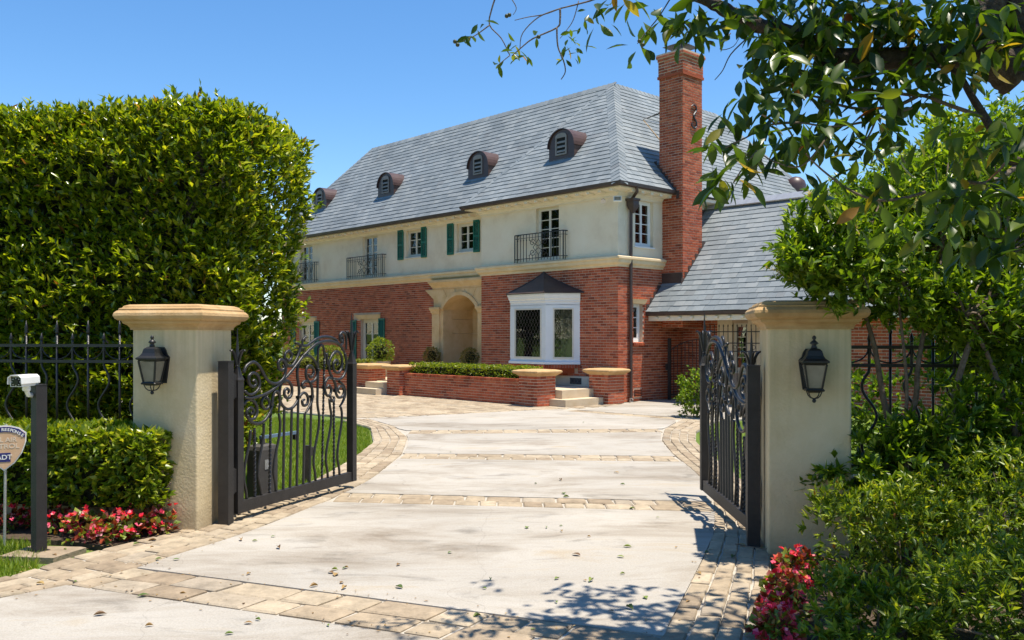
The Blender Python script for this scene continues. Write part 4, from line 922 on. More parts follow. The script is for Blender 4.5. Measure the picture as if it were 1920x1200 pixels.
# downspout, leader head, lamps, antenna
ds = MB(); dx, dy = .075, .42
ds.tube([(.42, .22, 5.38), (.40, .26, 5.28), (.22, .38, 5.22), (dx+.02, dy, 5.14)], .04, 8)
ds.tube([(dx, dy, 4.86), (dx, dy, .1), (dx+.05, dy, .03)], .042, 8)
do = ds.build('downspout', 'bronze', house)
MB().square_lathe([(-.03, 4.78), (-.01, 4.84), (.03, 4.90), (.05, 4.98), (.05, 5.08), (.075, 5.10), (.075, 5.15), (0, 5.15)], .06, .06, dx+.06, dy).build('leader_head', 'bronze', do)
MB().tube([(dx, dy, .10), (dx, dy, .0)], .05, 8).build('drain_boot', 'galv', do)
fl1 = MB().box(-.10, .10, -.03, .03, -.07, .07).build('flood_lamp', 'white', house, (.12, -.16, 5.08), radians(50)); fl1.rotation_euler = (radians(-25), 0, radians(40))
MB().box(-.08, .08, -.035, -.031, -.05, .05).build('lens', 'lampglass', fl1)
MB().tube([(0, .03, 0), (0, .08, .15)], .015, 6).build('bracket', 'white', fl1)
fl2 = MB().lathe([(.03, 0), (.05, .06), (.065, .10), (.065, .12)], (0, 0, 0), 10).build('flood_lamp', 'galv', house, (-.32, -.18, 5.12)); fl2.rotation_euler = (radians(125), 0, radians(35))
an = MB(); q0 = Vector((-1.55, 3.0, 7.9)); q1 = Vector((-1.55, 4.4, 8.45))
an.tube([q0, q1], .011, 5)
for k in range(7):
    p = q0.lerp(q1, .25+k*.09); l = .12+.03*(k % 3); an.tube([p+Vector((l, .1, .08)), p-Vector((l, .1, .08))], .007, 4)
an.tube([q0, q0+Vector((-.05, .04, -.14))], .012, 5); an.build('antenna', 'irondull', house)
MB().tube([(-1.55, 2.98, 7.86), (-.95, 3.02, 7.16), (-.4, 3.2, 6.5)], .012, 5).build('guy_wire', 'ochre', house)  # tan guy wire running down the slope from the antenna

# low side wing under the small roof ----------------------------------------------
sweep(MB(), [(0, 2.06), (.02, 2.06), (.02, 2.20), (0, 2.20)], [(.02, 1.22), (9.5, 1.22)]).build('fascia', 'eave', house)
MB().box(.02, 9.5, 1.225, 2.7, 2.16, 2.20).build('soffit', 'eave', house)
sweep(MB(), [(0, 2.20), (.05, 2.19), (.09, 2.22), (.10, 2.285), (.085, 2.285), (.07, 2.24), (0, 2.24)], [(-.01, 1.195), (9.5, 1.195)]).build('gutter', 'bronze', house)
mb = MB()
for k in range(26): link('rafter_tail', RT, None, house, (.25+k*.36, 1.145, 2.105))
ww = wall_geo(MB(), (0, 2.72, 0), 0, .001, 3.4, 0, 2.15, [(1.58, 2.02, .75, 2.0)]).build('wall', 'mortar', house); W2 = []
brick_face(W2, (0, 2.72, 0), 0, .01, 1.12, 0, 2.15, [], 31, ww)
MB().box(1.12, 1.57, 2.70, 2.719, 0, 2.14).build('panel', 'stucco', house); MB().box(2.03, 3.4, 2.70, 2.719, 0, 2.14).build('panel', 'stucco', house)
window('window', (1.58, 2.66, .75), 0, .44, 1.25, 1, 4, cas=1, room=.5)
wg = wall_geo(MB(), (0, 1.62, 0), 0, 3.4, 9.4, 0, 2.15, []).build('wall', 'mortar', house)
brick_face(W2, (0, 1.62, 0), 0, 3.4, 9.4, 0, 2.15, [], 32, wg)
MB().box(9.15, 9.4, 1.88, 6.5, 0, 3.0).build('side_wall', 'mortar', house)
for bw in (ww, wg):
    mb = MB()
    for b in W2:
        if b[5] is bw: brick_box(mb, b)
    stuff(mb.build('brickwork', 'brick', bw))

# ------------------------------------------------------------ terrace, steps and brick garden walls (in the house's own axes)
def H2W(x, y, z=0.): return HO+ex*x+ey*y+Vector((0, 0, z))
TZ = .37
tp = MB().prism([(-17.5, -2.2), (-7.35, -2.2), (-7.35, -2.0), (-6.5, -2.0), (-6.5, -2.2), (-.46, -2.2), (-.46, -.03), (-5.2, -.03), (-5.2, .4), (-17.5, .4)], 0, TZ).build('terrace', 'step', None, HO, TH)
structure(tp, 'raised pale stone terrace along the front of the house')
PIER_N = [(0, 0), (.02, 0), (.05, .03), (.10, .06), (.12, .085), (.12, .11), (.10, .13), (0, .15)]
def brick_piece(o, camloc, faces, n_single):
    L = []
    for f in faces: brick_face(L, *f[:7], f[7] if len(f) > 7 else [], int(abs(f[2]*77+f[4]*31)) % 97, o)
    return L
def pier(parent, x0, x1, y0, y1, zt, L, name='pier'):
    o = MB().box(x0, x1, y0, y1, 0, zt).build(name, 'mortar', parent)
    brick_face(L, (0, y0, 0), 0, x0, x1+.008, 0, zt, [], int(abs(x0)*10), o); brick_face(L, (x1, 0, 0), pi/2, y0-.004, y1, 0, zt, [], int(abs(x0)*11)+3, o)
    MB().square_lathe([(a, zt+.001+b) for a, b in PIER_N], (x1-x0)/2, (y1-y0)/2, (x0+x1)/2, (y0+y1)/2).build('cap', 'ochre', o)
    return o
GB = []
gw = thing('garden_wall', 'low brick planter wall with a stone capped pier at each end', 'garden wall', HO, TH)
pier(gw, -6.45, -5.85, -2.48, -1.88, .70, GB); pier(gw, -1.05, -.43, -2.43, -1.81, .72, GB)
wl_ = MB().box(-5.85, -1.05, -2.30, -2.205, 0, .55).build('wall', 'mortar', gw)
brick_face(GB, (0, -2.30, 0), 0, -5.84, -1.06, 0, .545, [], 40, wl_)
cop = MB(); k = 0
n_cop = 62
for k in range(n_cop):
    xa = -5.845+k*(4.79/n_cop); MB().box(0, 4.79/n_cop-.01, -.10, .03, 0, .075).build('coping_brick', 'brick', gw, (xa, -2.225, .5505+random.uniform(0, .003)))
place_bricks(GB, CAML, 300, gw)
gw2 = thing('garden_wall', 'low brick planter wall seen through the left gate', 'garden wall', HO, TH); GB2 = []
pier(gw2, -8.0, -7.38, -2.48, -1.88, .70, GB2)
wl2 = MB().box(-17.3, -8.0, -2.32, -2.205, 0, .55).build('wall', 'mortar', gw2)
brick_face(GB2, (0, -2.32, 0), 0, -17.2, -8.01, 0, .60, [], 41, wl2)
place_bricks(GB2, CAML, 150, gw2)
pc = thing('brick_pier', 'short brick pier with stone cap at the house corner beside the steps', 'pier', HO, TH); GB3 = []
pier(pc, -.38, .24, -.66, -.06, .72, GB3); place_bricks(GB3, CAML, 150, pc)
st = thing('steps', 'pale stone steps between two piers below the bay window', 'steps', HO, TH)
MB().box(-.47, .10, -2.02, -.67, 0, .17).build('step', 'step', st); MB().box(-.455, -.22, -1.80, -.67, .171, .375).build('step', 'step', st); MB().box(-.5, .13, -2.05, -.668, .1705, .20).build('tread', 'step', st) if False else None
st2 = thing('steps', 'pale stone steps leading up to the arched entrance', 'steps', HO, TH)
MB().box(-7.9, -6.46, -2.86, -2.02, 0, .17).build('step', 'step', st2); MB().box(-7.37, -6.46, -2.60, -2.021, .171, .34).build('step', 'step', st2)

# clipped hedges, balls and pots near the house
def hedge_thing(name, label, cat, o, ang, sx, sy, z0, z1, mat, n, leaf, faces=('front', 'right', 'left', 'top'), k=5, rnd_=.06, depth=.1, group=None, core=True):
    t = thing(name, label, cat, o, ang, group)
    P, D = box_points(n, -sx/2, sx/2, -sy/2, sy/2, z0, z1, faces, depth, rnd_)
    P += np.sin(P[:, [1, 2, 0]]*7.)*.012
    p, d, nn, ln = clusters(P, unit(D+rnd(len(D), .5)+np.array([0, 0, .35])), k, leaf, 1.0, .02)
    link('foliage', leaf_mesh('foliage', p, d, nn, ln, ln*.5), mat, t)
    if core: MB().box(-sx/2+.09, sx/2-.09, -sy/2+.09, sy/2-.09, z0-.02, z1-.09).build('shade_core', 'core', t)  # solid dark block in place of the shaded inside of the hedge
    return t
q = H2W(-3.45, -1.88); hedge_thing('box_hedge', 'clipped green box hedge growing in the brick planter', 'hedge', (q.x, q.y, 0), TH, 4.9, .5, .40, .90, 'box', 2600, .045)
q = H2W(-12.4, -1.85); hedge_thing('box_hedge', 'yellow green clipped hedge behind the left gate, in a brick planter', 'hedge', (q.x, q.y, 0), TH, 8.2, .55, .40, .93, 'boxyellow', 2600, .05)
def ball(t, c, r, mat, n, leaf, name='foliage'):
    P, D = blob_points(n, c, (r, r, r), .8, None, .06); p, d, nn, ln = clusters(P, unit(D+rnd(len(D), .35)), 5, leaf, 1.0, .02)
    link(name, leaf_mesh(name, p, d, nn, ln, ln*.5), mat, t)
    MB().lathe([(.02, -r*.6), (r*.4, -r*.5), (r*.6, 0), (r*.4, r*.5), (.02, r*.6)], c, 10).build('shade_core', 'core', t)  # dark solid standing in for the shade within the ball
def potted(lab, x, y, pr, ph, br, mat, leaf, prof=None, z=TZ, n=500):
    q = H2W(x, y, z); t = thing('potted_shrub', lab, 'potted plant', q, TH)
    MB().lathe([(pr*.55, 0), (pr*.6, .02), (pr*.85, ph*.5), (pr, ph*.85), (pr*1.08, ph*.88), (pr*1.08, ph), (pr*.9, ph), (pr*.88, ph*.93)], (0, 0, 0), 20).build('pot', 'terracotta', t, smooth=False)
    ball(t, (0, 0, ph+br*.72), br, mat, n, leaf); return t
potted('big round clipped shrub in a tan urn by the left steps', -9.05, -.9, .30, .50, .42, 'box', .045, n=900)
potted('small dry rounded shrub in a pale bowl left of the arch', -7.62, .05, .24, .48, .27, 'boxdry', .04)
potted('small dry rounded shrub in a pale bowl right of the arch', -5.58, -.12, .24, .48, .27, 'boxdry', .04)
for lab, x, y, r in (('round clipped shrub behind the planter at the hedge edge', -13.9, -1.1, .55), ('round clipped shrub seen through the gate scroll near its free end', -11.5, -1.25, .48)):
    q = H2W(x, y, TZ); t = thing('round_shrub', lab, 'shrub', q, TH); ball(t, (0, 0, r*1.0+.02), r, 'box', 800, .05); MB().tube([(0, 0, 0), (0, 0, r)], .03, 6).build('stem', 'twig', t)

# side gate of the yard
sg = thing('side_gate', 'black iron yard gate and railing beside the brick wing', 'gate', H2W(.28, 1.75), TH)
for x_, h in ((.0, 1.62), (.98, 1.78)): MB().box(x_-.035, x_+.035, -.035, .035, 0, h).build('post', 'irondull', sg)
mb = MB(); mb.tube([(.03, 0, 1.30), (.3, 0, 1.45), (.6, 0, 1.55), (.96, 0, 1.60)], .015, 4, sq=True).build('top_rail', 'irondull', sg)
MB().box(.035, .945, -.015, .015, .12, .15).build('bottom_rail', 'irondull', sg)
for k in range(7):
    x_ = .14+k*.118; MB().tube([(0, 0, .1), (0, 0, 1.40+.10*k/3)], .009, 4, sq=True).build('bar', 'irondull', sg, (x_, 0, 0))
MB().box(-.09, -.036, -.06, .03, .78, .95).build('latch', 'irondull', sg)
for z_ in (.15, 1.30, 1.50, 1.78): MB().box(1.016, 4.5, -.012, .012, z_-.012, z_+.012).build('rail', 'irondull', sg)
for k in range(26):
    x_ = 1.13+k*.13; b = MB().tube([(0, 0, .05), (0, 0, 1.92)], .009, 4, sq=True); b.lathe([(.009, 0), (.02, .02), (.001, .07)], (0, 0, 1.9), 6); b.build('bar', 'irondull', sg, (x_, 0, 0))
for k in range(12):
    a = MB(); a.tube([(.05*cos(t_), 0, .05*sin(t_)) for t_ in np.linspace(0, 2*pi, 12)], .006, 4); a.build('ring', 'irondull', sg, (1.195+k*.26, 0, 1.85 if False else 1.40))

# ------------------------------------------------------------ gate pillars, posts, lanterns
GA = atan2(-.82, 4.73); gx = Vector((cos(GA), sin(GA), 0)); gy = Vector((-sin(GA), cos(GA), 0))
CAPP = [(-.02, 1.745), (.012, 1.745), (.015, 1.765), (.03, 1.785), (.055, 1.80), (.062, 1.815), (.062, 1.825), (.085, 1.828), (.103, 1.842), (.115, 1.868), (.11, 1.892), (.092, 1.912), (.082, 1.914), (.082, 1.93), (.06, 1.938), (.05, 1.955), (.015, 1.968), (-.2, 1.975)]
def pillar(c, lab):
    t = thing('gate_pillar', lab, 'pillar', (c.x, c.y, 0), GA)
    r = .018; hx = .31; pr = []
    mb = MB(); pl_ = []
    for sx, sy, a0_ in ((1, -1, -pi/2), (1, 1, 0), (-1, 1, pi/2), (-1, -1, pi)):
        for k in range(4): a = a0_+k*pi/6; pl_.append((sx*(hx-r)+r*cos(a), sy*(hx-r)+r*sin(a)))
    mb.prism(pl_, -.03, 1.745); mb.build('shaft', 'pillar', t)
    MB().square_lathe(CAPP, .31, .31).build('cap', 'ochre', t); return t
pL = Vector((-2.74, 7.67, 0))-gx*.31+gy*.31; pR = Vector((1.99, 6.85, 0))+gx*.31+gy*.31
pillar(pL, 'cream gate pillar with ochre cap, left of the driveway'); pillar(pR, 'cream gate pillar with ochre cap in tree shade, right of the driveway')
def lantern(c, rot, lab):
    t = thing('wall_lantern', lab, 'lantern', c, rot); t.scale = (.76, .76, .93)    # local -y is away from the wall, z=0 at the foot ball
    R4 = lambda hw, z: [(-hw, -.155-hw, z), (hw, -.155-hw, z), (hw, -.155+hw, z), (-hw, -.155+hw, z)]
    def ringed(levels):
        mb = MB(); vs = []; fs = []
        for hw, z in levels: vs += R4(hw, z)
        n = len(levels)
        for k in range(n-1):
            for i in range(4): fs.append((4*k+i, 4*k+(i+1) % 4, 4*k+4+(i+1) % 4, 4*k+4+i))
        fs += [(3, 2, 1, 0), tuple(4*(n-1)+i for i in range(4))]; return mb.add(vs, fs)
    ringed([(.118, .325), (.128, .33), (.128, .342), (.095, .362), (.078, .385), (.072, .405), (.066, .425), (.046, .44), (.03, .444)]).build('roof', 'lampmetal', t)
    MB().lathe([(.03, .444), (.03, .455), (.022, .465), (.024, .475), (.045, .485), (.028, .50), (.016, .508), (.013, .515), (.02, .525), (.02, .535), (.012, .546), (.002, .55)], (0, -.155, 0), 12).build('finial', 'lampmetal', t, smooth=True)
    ringed([(.105, .312), (.112, .325), (.112, .3249)]).build('collar', 'lampmetal', t)
    for sx in (-1, 1):
        for sy in (-1, 1):
            MB().tube([(sx*.066, -.155+sy*.066, .115), (sx*.104, -.155+sy*.104, .315)], .012, 4, sq=True).build('corner_bar', 'lampmetal', t)
    for a in range(4):
        c_, s_ = cos(a*pi/2), sin(a*pi/2); pn = []
        for u, z, hw in ((-.058, .122, .064), (.058, .122, .064), (.094, .308, .100), (-.094, .308, .100)): pn.append((u*c_+hw*s_, -.155+u*s_-hw*c_, z))
        MB().add(pn, [(0, 1, 2, 3)]).build('pane', 'lampglass', t)
    ringed([(.05, .085), (.06, .095), (.082, .10), (.086, .108), (.078, .118), (.05, .119)]).build('base', 'lampmetal', t)
    sc = MB()
    for a in range(4):
        c_, s_ = cos(a*pi/2+pi/4), sin(a*pi/2+pi/4); sc.tube([( r_*c_, -.155+r_*s_, z_) for r_, z_ in ((.095, .102), (.085, .085), (.07, .06), (.045, .042), (.015, .036))], .006, 5)
        sc.tube([(r_*c_, -.155+r_*s_, z_) for r_, z_ in ((.095, .102), (.112, .10), (.12, .108))], .007, 5)
    sc.lathe([(.004, .04), (.012, .034), (.02, .02), (.02, .012), (.012, .002), (.002, 0)], (0, -.155, 0), 10); sc.build('bottom_scrolls', 'lampmetal', t)
    bp = MB(); prof = [(.09, .10), (.125, .31), (.13, .345), (.10, .37), (.085, .41), (.06, .44), (-.06, .44), (-.085, .41), (-.10, .37), (-.13, .345), (-.125, .31), (-.09, .10)]
    n = len(prof); bp.add([(x, -.022, z) for x, z in prof]+[(x, 0, z) for x, z in prof], [tuple(range(n)), tuple(range(2*n-1, n-1, -1))]+[(i, n+i, n+(i+1) % n, (i+1) % n) for i in range(n)])
    bp.build('back_plate', 'lampmetal', t); MB().box(-.02, .02, -.10, -.022, .36, .40).build('arm', 'lampmetal', t); return t
cL = Vector((-2.74, 7.67, 0))-gx*.355; cR = Vector((1.99, 6.85, 0))+gx*.325
lantern((cL.x, cL.y, 1.185), GA, 'black wall lantern on the sunlit left pillar'); lantern((cR.x, cR.y, 1.185), GA, 'black wall lantern on the shaded right pillar')
for px0, lab, h, p in ((0, 'square black hinge post beside the left pillar', 1.46, Vector((-2.575, 7.93, 0))), (1, 'square black hinge post beside the right pillar', 1.45, Vector((1.945, 7.10, 0)))):
    t = thing('hinge_post', lab, 'post', p, GA); MB().box(-.05, .05, -.05, .05, -.02, h).build('shaft', 'irondull', t); MB().box(-.053, .053, -.053, .053, h+.001, h+.007).build('top_plate', 'irondull', t)

# ------------------------------------------------------------ wrought iron gates
HL, EL = Vector((-2.515, 8.07, 0)), Vector((-1.79, 9.84, 0))
gdir = (EL-HL).normalized(); GLEN = (EL-HL).length; gn = Vector((gdir.y, -gdir.x, 0))
def gp(px, py):
    """pixel on the left gate leaf -> (distance from hinge, height)"""
    v = ray(px, py); t = HL.dot(gn)/(v.dot(gn)); P = v*t; return ((P-HL).dot(gdir), CAMH+v.z*t)
def ca(u, v): return gp(410+u/6., 600+v/6.)
def cb(u, v): return gp(410+u/5.4545, 780+v/5.4545)
SCROLLS = [
 [(275, 590), (300, 525), (350, 482), (400, 476), (450, 520), (490, 590), (530, 660), (580, 705), (640, 715), (690, 690), (730, 640), (748, 570), (745, 505), (720, 455), (683, 450), (663, 490), (672, 545), (705, 565), (728, 540), (716, 508)],
 [(930, 285), (905, 380), (870, 460), (830, 515), (790, 515), (760, 480), (748, 420), (760, 368), (797, 350), (825, 388), (815, 440), (787, 455), (772, 430)],
 [(285, 868), (340, 878), (400, 870), (500, 840), (600, 785), (700, 697), (800, 590), (880, 490), (950, 400), (1030, 320), (1100, 265), (1180, 240), (1270, 240), (1340, 265), (1385, 320), (1412, 375)],
 [(870, 258), (905, 272), (940, 285), (990, 290), (1050, 250), (1110, 210), (1180, 190), (1260, 195), (1320, 222), (1368, 285), (1395, 262), (1405, 215), (1385, 175), (1368, 205), (1385, 235), (1398, 215)],
 [(975, 190), (945, 220), (935, 285)],
 [(1405, 262), (1372, 215), (1370, 165), (1400, 138), (1432, 165), (1442, 230), (1440, 330)],
 [(285, 800), (340, 840), (400, 820), (448, 760), (455, 690), (430, 622), (382, 595), (337, 625), (332, 690), (355, 740), (395, 745), (415, 710), (396, 676), (376, 692)],
 [(285, 955), (318, 910), (380, 900), (425, 950), (437, 1030), (412, 1100), (360, 1120), (325, 1082), (325, 1020), (360, 985), (395, 1010), (388, 1050), (365, 1050)],
 [(318, 1070), (335, 1120), (370, 1150), (440, 1165), (510, 1130), (560, 1060), (590, 980), (603, 880), (622, 812), (655, 805), (680, 850), (682, 920), (668, 1040)],
 [(545, 845), (498, 890), (490, 950), (520, 1000), (558, 990), (577, 940), (562, 890), (535, 880)],
 [(720, 690), (780, 690), (815, 750), (815, 830), (780, 880), (740, 860), (735, 800), (760, 770), (785, 795), (773, 828)],
 [(720, 695), (697, 760), (690, 870), (715, 950), (770, 1000), (830, 990), (880, 930), (905, 860), (908, 760), (890, 640), (890, 560), (910, 470), (950, 420), (1000, 400), (1060, 430), (1108, 510), (1115, 600), (1090, 670), (1040, 700), (1000, 670), (985, 590), (1005, 525), (1045, 520), (1075, 570), (1060, 630), (1030, 640), (1015, 605)],
 [(1020, 690), (1045, 780), (1047, 870), (1035, 930), (1000, 1000), (970, 1045)],
 [(1025, 695), (980, 688), (946, 720), (955, 765), (983, 752)],
 [(900, 870), (940, 822), (980, 832), (1000, 890), (985, 950), (947, 960), (935, 910), (962, 895)],
 [(1285, 655), (1250, 570), (1250, 470), (1290, 382), (1340, 355), (1385, 400), (1395, 490), (1380, 560), (1340, 595), (1300, 560), (1295, 490), (1322, 450), (1347, 472), (1333, 512)],
 [(1412, 375), (1432, 470), (1422, 570), (1390, 640), (1340, 670), (1285, 655)],
 [(1285, 660), (1240, 650), (1205, 700), (1200, 780), (1225, 850), (1257, 840), (1270, 780), (1247, 735), (1222, 762)],
 [(1285, 665), (1310, 740), (1310, 810), (1340, 870), (1385, 860), (1405, 800), (1385, 750), (1352, 750), (1335, 790), (1357, 822)],
 [(1360, 690), (1410, 740), (1428, 830), (1400, 920), (1365, 975)],
 [(1250, 850), (1258, 900), (1278, 915), (1295, 880), (1280, 860)],
 [(1216, 375), (1226, 470), (1235, 520)]]
BARS = [  # foot on the bottom rail (second crop), kind, top (first crop)
 (285, 'wave', (325, 1240)), (370, 'twist', (402, 1210)), (435, 'wave', (475, 1165)), (520, 'twist', (585, 1000)), (585, 'wave', (665, 1050)),
 (660, 'plain', (738, 990)), (730, 'plain', (822, 995)), (798, 'plain', (895, 880)), (865, 'plain', (968, 1045)), (930, 'plain', (1042, 870)),
 (990, 'wave', (1118, 540)), (1055, 'twist', (1188, 420)), (1115, 'wave', (1246, 880)), (1178, 'twist', (1296, 900)), (1235, 'wave', (1362, 975))]
FOOT = cb(660, 800)[1]
def gate_leaf(name, lab, H_, ang, mirror, finials):
    t = thing(name, lab, 'gate', H_, ang); m = -1. if mirror else 1.
    # local x runs from hinge to free end, z up, y across
    w2 = .04; zb0, zb1 = .07, .175
    for x_, top in ((0., finials[0]), (GLEN, finials[1])):
        s = MB().box(x_-w2, x_+w2, -w2, w2, zb0, top[0]).build('stile', 'irondull', t)
        MB().square_lathe([(0, top[0]+.001), (.004, top[0]+.02), (-.004, top[0]+.04), (-.024, top[1]), (-.03, top[1]+.012)], w2, w2, x_, 0).build('finial_base', 'irondull', s)
        fn = MB(); h0, h1, h2 = top[1], top[2], top[3]
        fn.lathe([(.016, 0), (.022, .008), (.016, .018), (.015, .03)], (x_, 0, h0+.01), 8)
        fn.tube([(x_, 0, h0+.02), (x_, 0, h0+.10), (x_, 0, h1), (x_, 0, h2)], [.018, .020, .014, .002], 6)
        for a in range(4):
            c_, s_ = cos(a*pi/2), sin(a*pi/2); pp = [(r_, z_) for r_, z_ in ((.012, 0), (.022, .3), (.034, .62), (.052, .88), (.075, 1.), (.088, .93))]
            fn.tube(smooth_line([(x_+r_*c_, r_*s_, h0+.03+z_*(h1-h0-.03)) for r_, z_ in pp], 3), [.013]*10+[.011, .010, .009, .008, .007, .005], 5)
        fn.build('finial', 'iron', s)
    MB().box(w2+.001, GLEN-w2-.001, -.028, .028, zb0, zb1).build('bottom_rail', 'irondull', t)
    for k, z_ in enumerate((.26, 1.12)):
        hg = MB(); hg.lathe([(.026, 0), (.026, .11), (.020, .112), (.020, .118), (.026, .12), (.026, .23)], (-.075, 0, z_), 10)
        hg.box(-.07, -.041, -.025, .025, z_+.01, z_+.22); hg.build('hinge', 'irondull', t)
    for i, sc in enumerate(SCROLLS):
        P = smooth_line([(*ca(*q), 0) for q in sc], 5); pts = [(min(max(p.x, .03), GLEN-.02), m*(.006 if i % 2 else -.006), p.y) for p in P]; n = len(pts)
        r = [.0155 if k < n-8 else .0155-.005*(k-n+8)/7 for k in range(n)]
        MB().tube(pts, r, 7).build('scroll', 'iron', t, smooth=True)
    for foot, kind, top in BARS:
        s0 = cb(foot, 800-(foot-660)*.28)[0]; s1, z1 = ca(*top); pts = []; n = 40 if kind != 'plain' else 6
        for k in range(n+1):
            f = k/n; z_ = zb1-.003+(z1-zb1)*f; x_ = s0+(s1-s0)*f
            if kind == 'wave' and z_ < 1.0:
                g_ = min(1., (z_-zb1)/.85); x_ += .042*sin(g_*2*pi*1.0+pi)*min(1, g_*5)*min(1, (1-g_)*5+.0)
            pts.append((x_-s0, 0, z_))
        if kind == 'twist': b = MB().tube(pts, .0150, 4, twist=38., sq=True)
        else: b = MB().tube(pts, .0135, 6)
        b.build('bar', 'iron', t, (s0, 0, 0), smooth=(kind == 'wave'))
    for u, v in ((1118, 560), (898, 868), (1045, 860), (1187, 760), (590, 948), (1312, 795), (725, 697), (950, 405)):
        s_, z_ = ca(u, v); MB().box(-.02, .02, -.02, .02, -.014, .014).build('collar', 'iron', t, (s_, 0, z_))
    # the arched pair of bars under the top rail
    A_ = [(1118, 560), (1115, 440), (1122, 320), (1148, 282), (1178, 300), (1190, 400), (1190, 420)]
    MB().tube([(p.x, 0, p.y) for p in smooth_line([(*ca(*q), 0) for q in A_], 5)], .0125, 6).build('arched_bar', 'iron', t, smooth=True)
    return t
gate_leaf('gate_leaf', 'open black wrought iron gate leaf with scrolls beside the lawn, left', HL, atan2(gdir.y, gdir.x), False, [(1.27, 1.40, 1.56, 1.76), (1.36, 1.50, 1.74, 1.95)])
HR, ER = Vector((2.0, 7.36, 0)), Vector((2.025, 9.3, 0)); d_ = ER-HR
gate_leaf('gate_leaf', 'open black wrought iron gate leaf seen almost edge on, right', HR, atan2(d_.y, d_.x), True, [(1.27, 1.40, 1.56, 1.76), (1.36, 1.50, 1.74, 1.95)])

# gate opener behind the left leaf
op = thing('gate_opener', 'dark grey gate opener box with arm behind the left gate', 'gate opener', (-2.62, 9.25, -.03), radians(62))
bx = MB(); bx.square_lathe([(0, 0), (0, .53), (-.01, .57), (-.04, .585)], .13, .09); bx.build('box', 'opgrey', op)
MB().box(-.06, .02, -.094, -.0905, .33, .43).build('plate', 'galv', op)
MB().tube([(.0, .0, .64), (.0, 0, .58)], .03, 8).build('pivot', 'opgrey', op)
MB().box(-.03, .52, -.018, .018, .64, .672).build('arm', 'bluearm', op)
MB().box(.48, .52, -.018, .018, .58, .639).build('elbow', 'irondull', op)
gpst = thing('stop_post', 'small black stop post on the lawn edge behind the left gate', 'post', gnd(588, 905)+Vector((-.15, .3, -.03)), .3); MB().box(-.03, .03, -.03, .03, 0, .42).build('shaft', 'irondull', gpst); MB().box(.031, .09, -.02, .02, .30, .40).build('bumper', 'opgrey', gpst)

# ------------------------------------------------------------ fences beside the pillars
def fence(o, ang, n, step, lab, base=.0, side=1):
    t = thing('iron_fence', lab, 'fence', o, ang); L = n*step+.1
    for z_ in (1.60, 1.45, .62): MB().box(0, L, -.016, .016, z_-.014, z_+.014).build('rail', 'iron', t)
    for k in range(n):
        x_ = .08+k*step
        if k % 2 == 0:
            b = MB().tube([(0, 0, .5), (0, 0, 1.72)], .012, 6); b.lathe([(.012, 0), (.02, .015), (.012, .03), (.018, .05), (.002, .13)], (0, 0, 1.71), 6)
        else:
            P = [(-.058*sin((z_-.66)/.74*3*pi) if .66 < z_ < 1.40 else 0, 0, z_) for z_ in np.linspace(.5, 1.66, 40)]; b = MB().tube(P, .0125, 6); b.lathe([(.012, 0), (.02, .015), (.002, .07)], (0, 0, 1.65), 6)
        b.build('bar', 'iron', t, (x_, 0, 0), smooth=True)
    for k in range(n//2):
        x_ = .08+k*2*step
        for s in (1, -1):
            a = [(x_+s*step*sin(q)*.95, 0, 1.47+.12*(1-cos(q))) for q in np.linspace(0, pi/2, 8)]
            if a[-1][0] > 0: MB().tube(a, .007, 5).build('arch', 'iron', t, smooth=True)
    MB().box(-.0, L, -.10, .10, -.04, .50).build('plinth', 'pillar', t); MB().box(-.0, L, -.12, .12, .501, .535).build('coping', 'galv' if False else 'step', t)
    return t
oL = pL-gx*.312+gy*.12; fence((oL.x, oL.y, 0), GA+pi, 30, .164, 'black iron fence with wavy bars left of the pillar, before the tall hedge')
oR = pR+gx*.312+gy*.24; fence((oR.x, oR.y, 0), GA, 30, .164, 'black iron fence behind the shrubs right of the pillar')

# camera post, camera, sign
cp_ = thing('camera_post', 'black square post carrying a white camera at the left edge', 'post', (-3.72, 6.93, 0), radians(-35))
MB().box(-.042, .042, -.042, .042, -.03, 1.305).build('shaft', 'irondull', cp_); MB().box(-.044, .044, -.044, .044, 1.3051, 1.312).build('cap', 'irondull', cp_); MB().box(-.06, .06, -.06, .06, -.028, .008).build('foot', 'irondull', cp_)
pad = MB(); stone_geo(pad, [Vector((-3.95, 6.78, 0)), Vector((-3.5, 6.72, 0)), Vector((-3.42, 7.08, 0)), Vector((-3.9, 7.12, 0))], random.Random(2)); pad.build('stone', 'paver', drv)
sc_ = thing('security_camera', 'white weatherproof security camera with round lens on the black post', 'camera', at(46, 716, 6.82), radians(-6)); sc_.scale = (.95, .8, .95)
# local -x... the lens looks along +y' = toward the street; built along -y
hb = MB(); prof = [(-.05, -.035), (.05, -.035), (.055, .0), (.05, .035), (.03, .05), (-.03, .05), (-.05, .035), (-.055, .0)]; n = len(prof)
hb.add([(x, -.12, z) for x, z in prof]+[(x, .12, z*.92) for x, z in prof], [tuple(range(n)), tuple(range(2*n-1, n-1, -1))]+[(i, n+i, n+(i+1) % n, (i+1) % n) for i in range(n)])
hb.build('housing', 'camwhite', sc_)
sh = MB(); pr2 = [(-.062, -.01), (-.058, .04), (-.034, .06), (.034, .06), (.058, .04), (.062, -.01)]; pr3 = [(x*.93, z-.005) for x, z in pr2]
for a, b, c, d in zip(pr2[:-1], pr2[1:], pr3[1:], pr3[:-1]): sh.hexa([(a[0], -.15, a[1]), (b[0], -.15, b[1]), (c[0], -.15, c[1]), (d[0], -.15, d[1])], [(a[0], .13, a[1]), (b[0], .13, b[1]), (c[0], .13, c[1]), (d[0], .13, d[1])])
sh.build('sunshield', 'camwhite', sc_)
MB().box(-.044, .044, -.1225, -.1205, -.03, .044).build('face', 'lens', sc_)
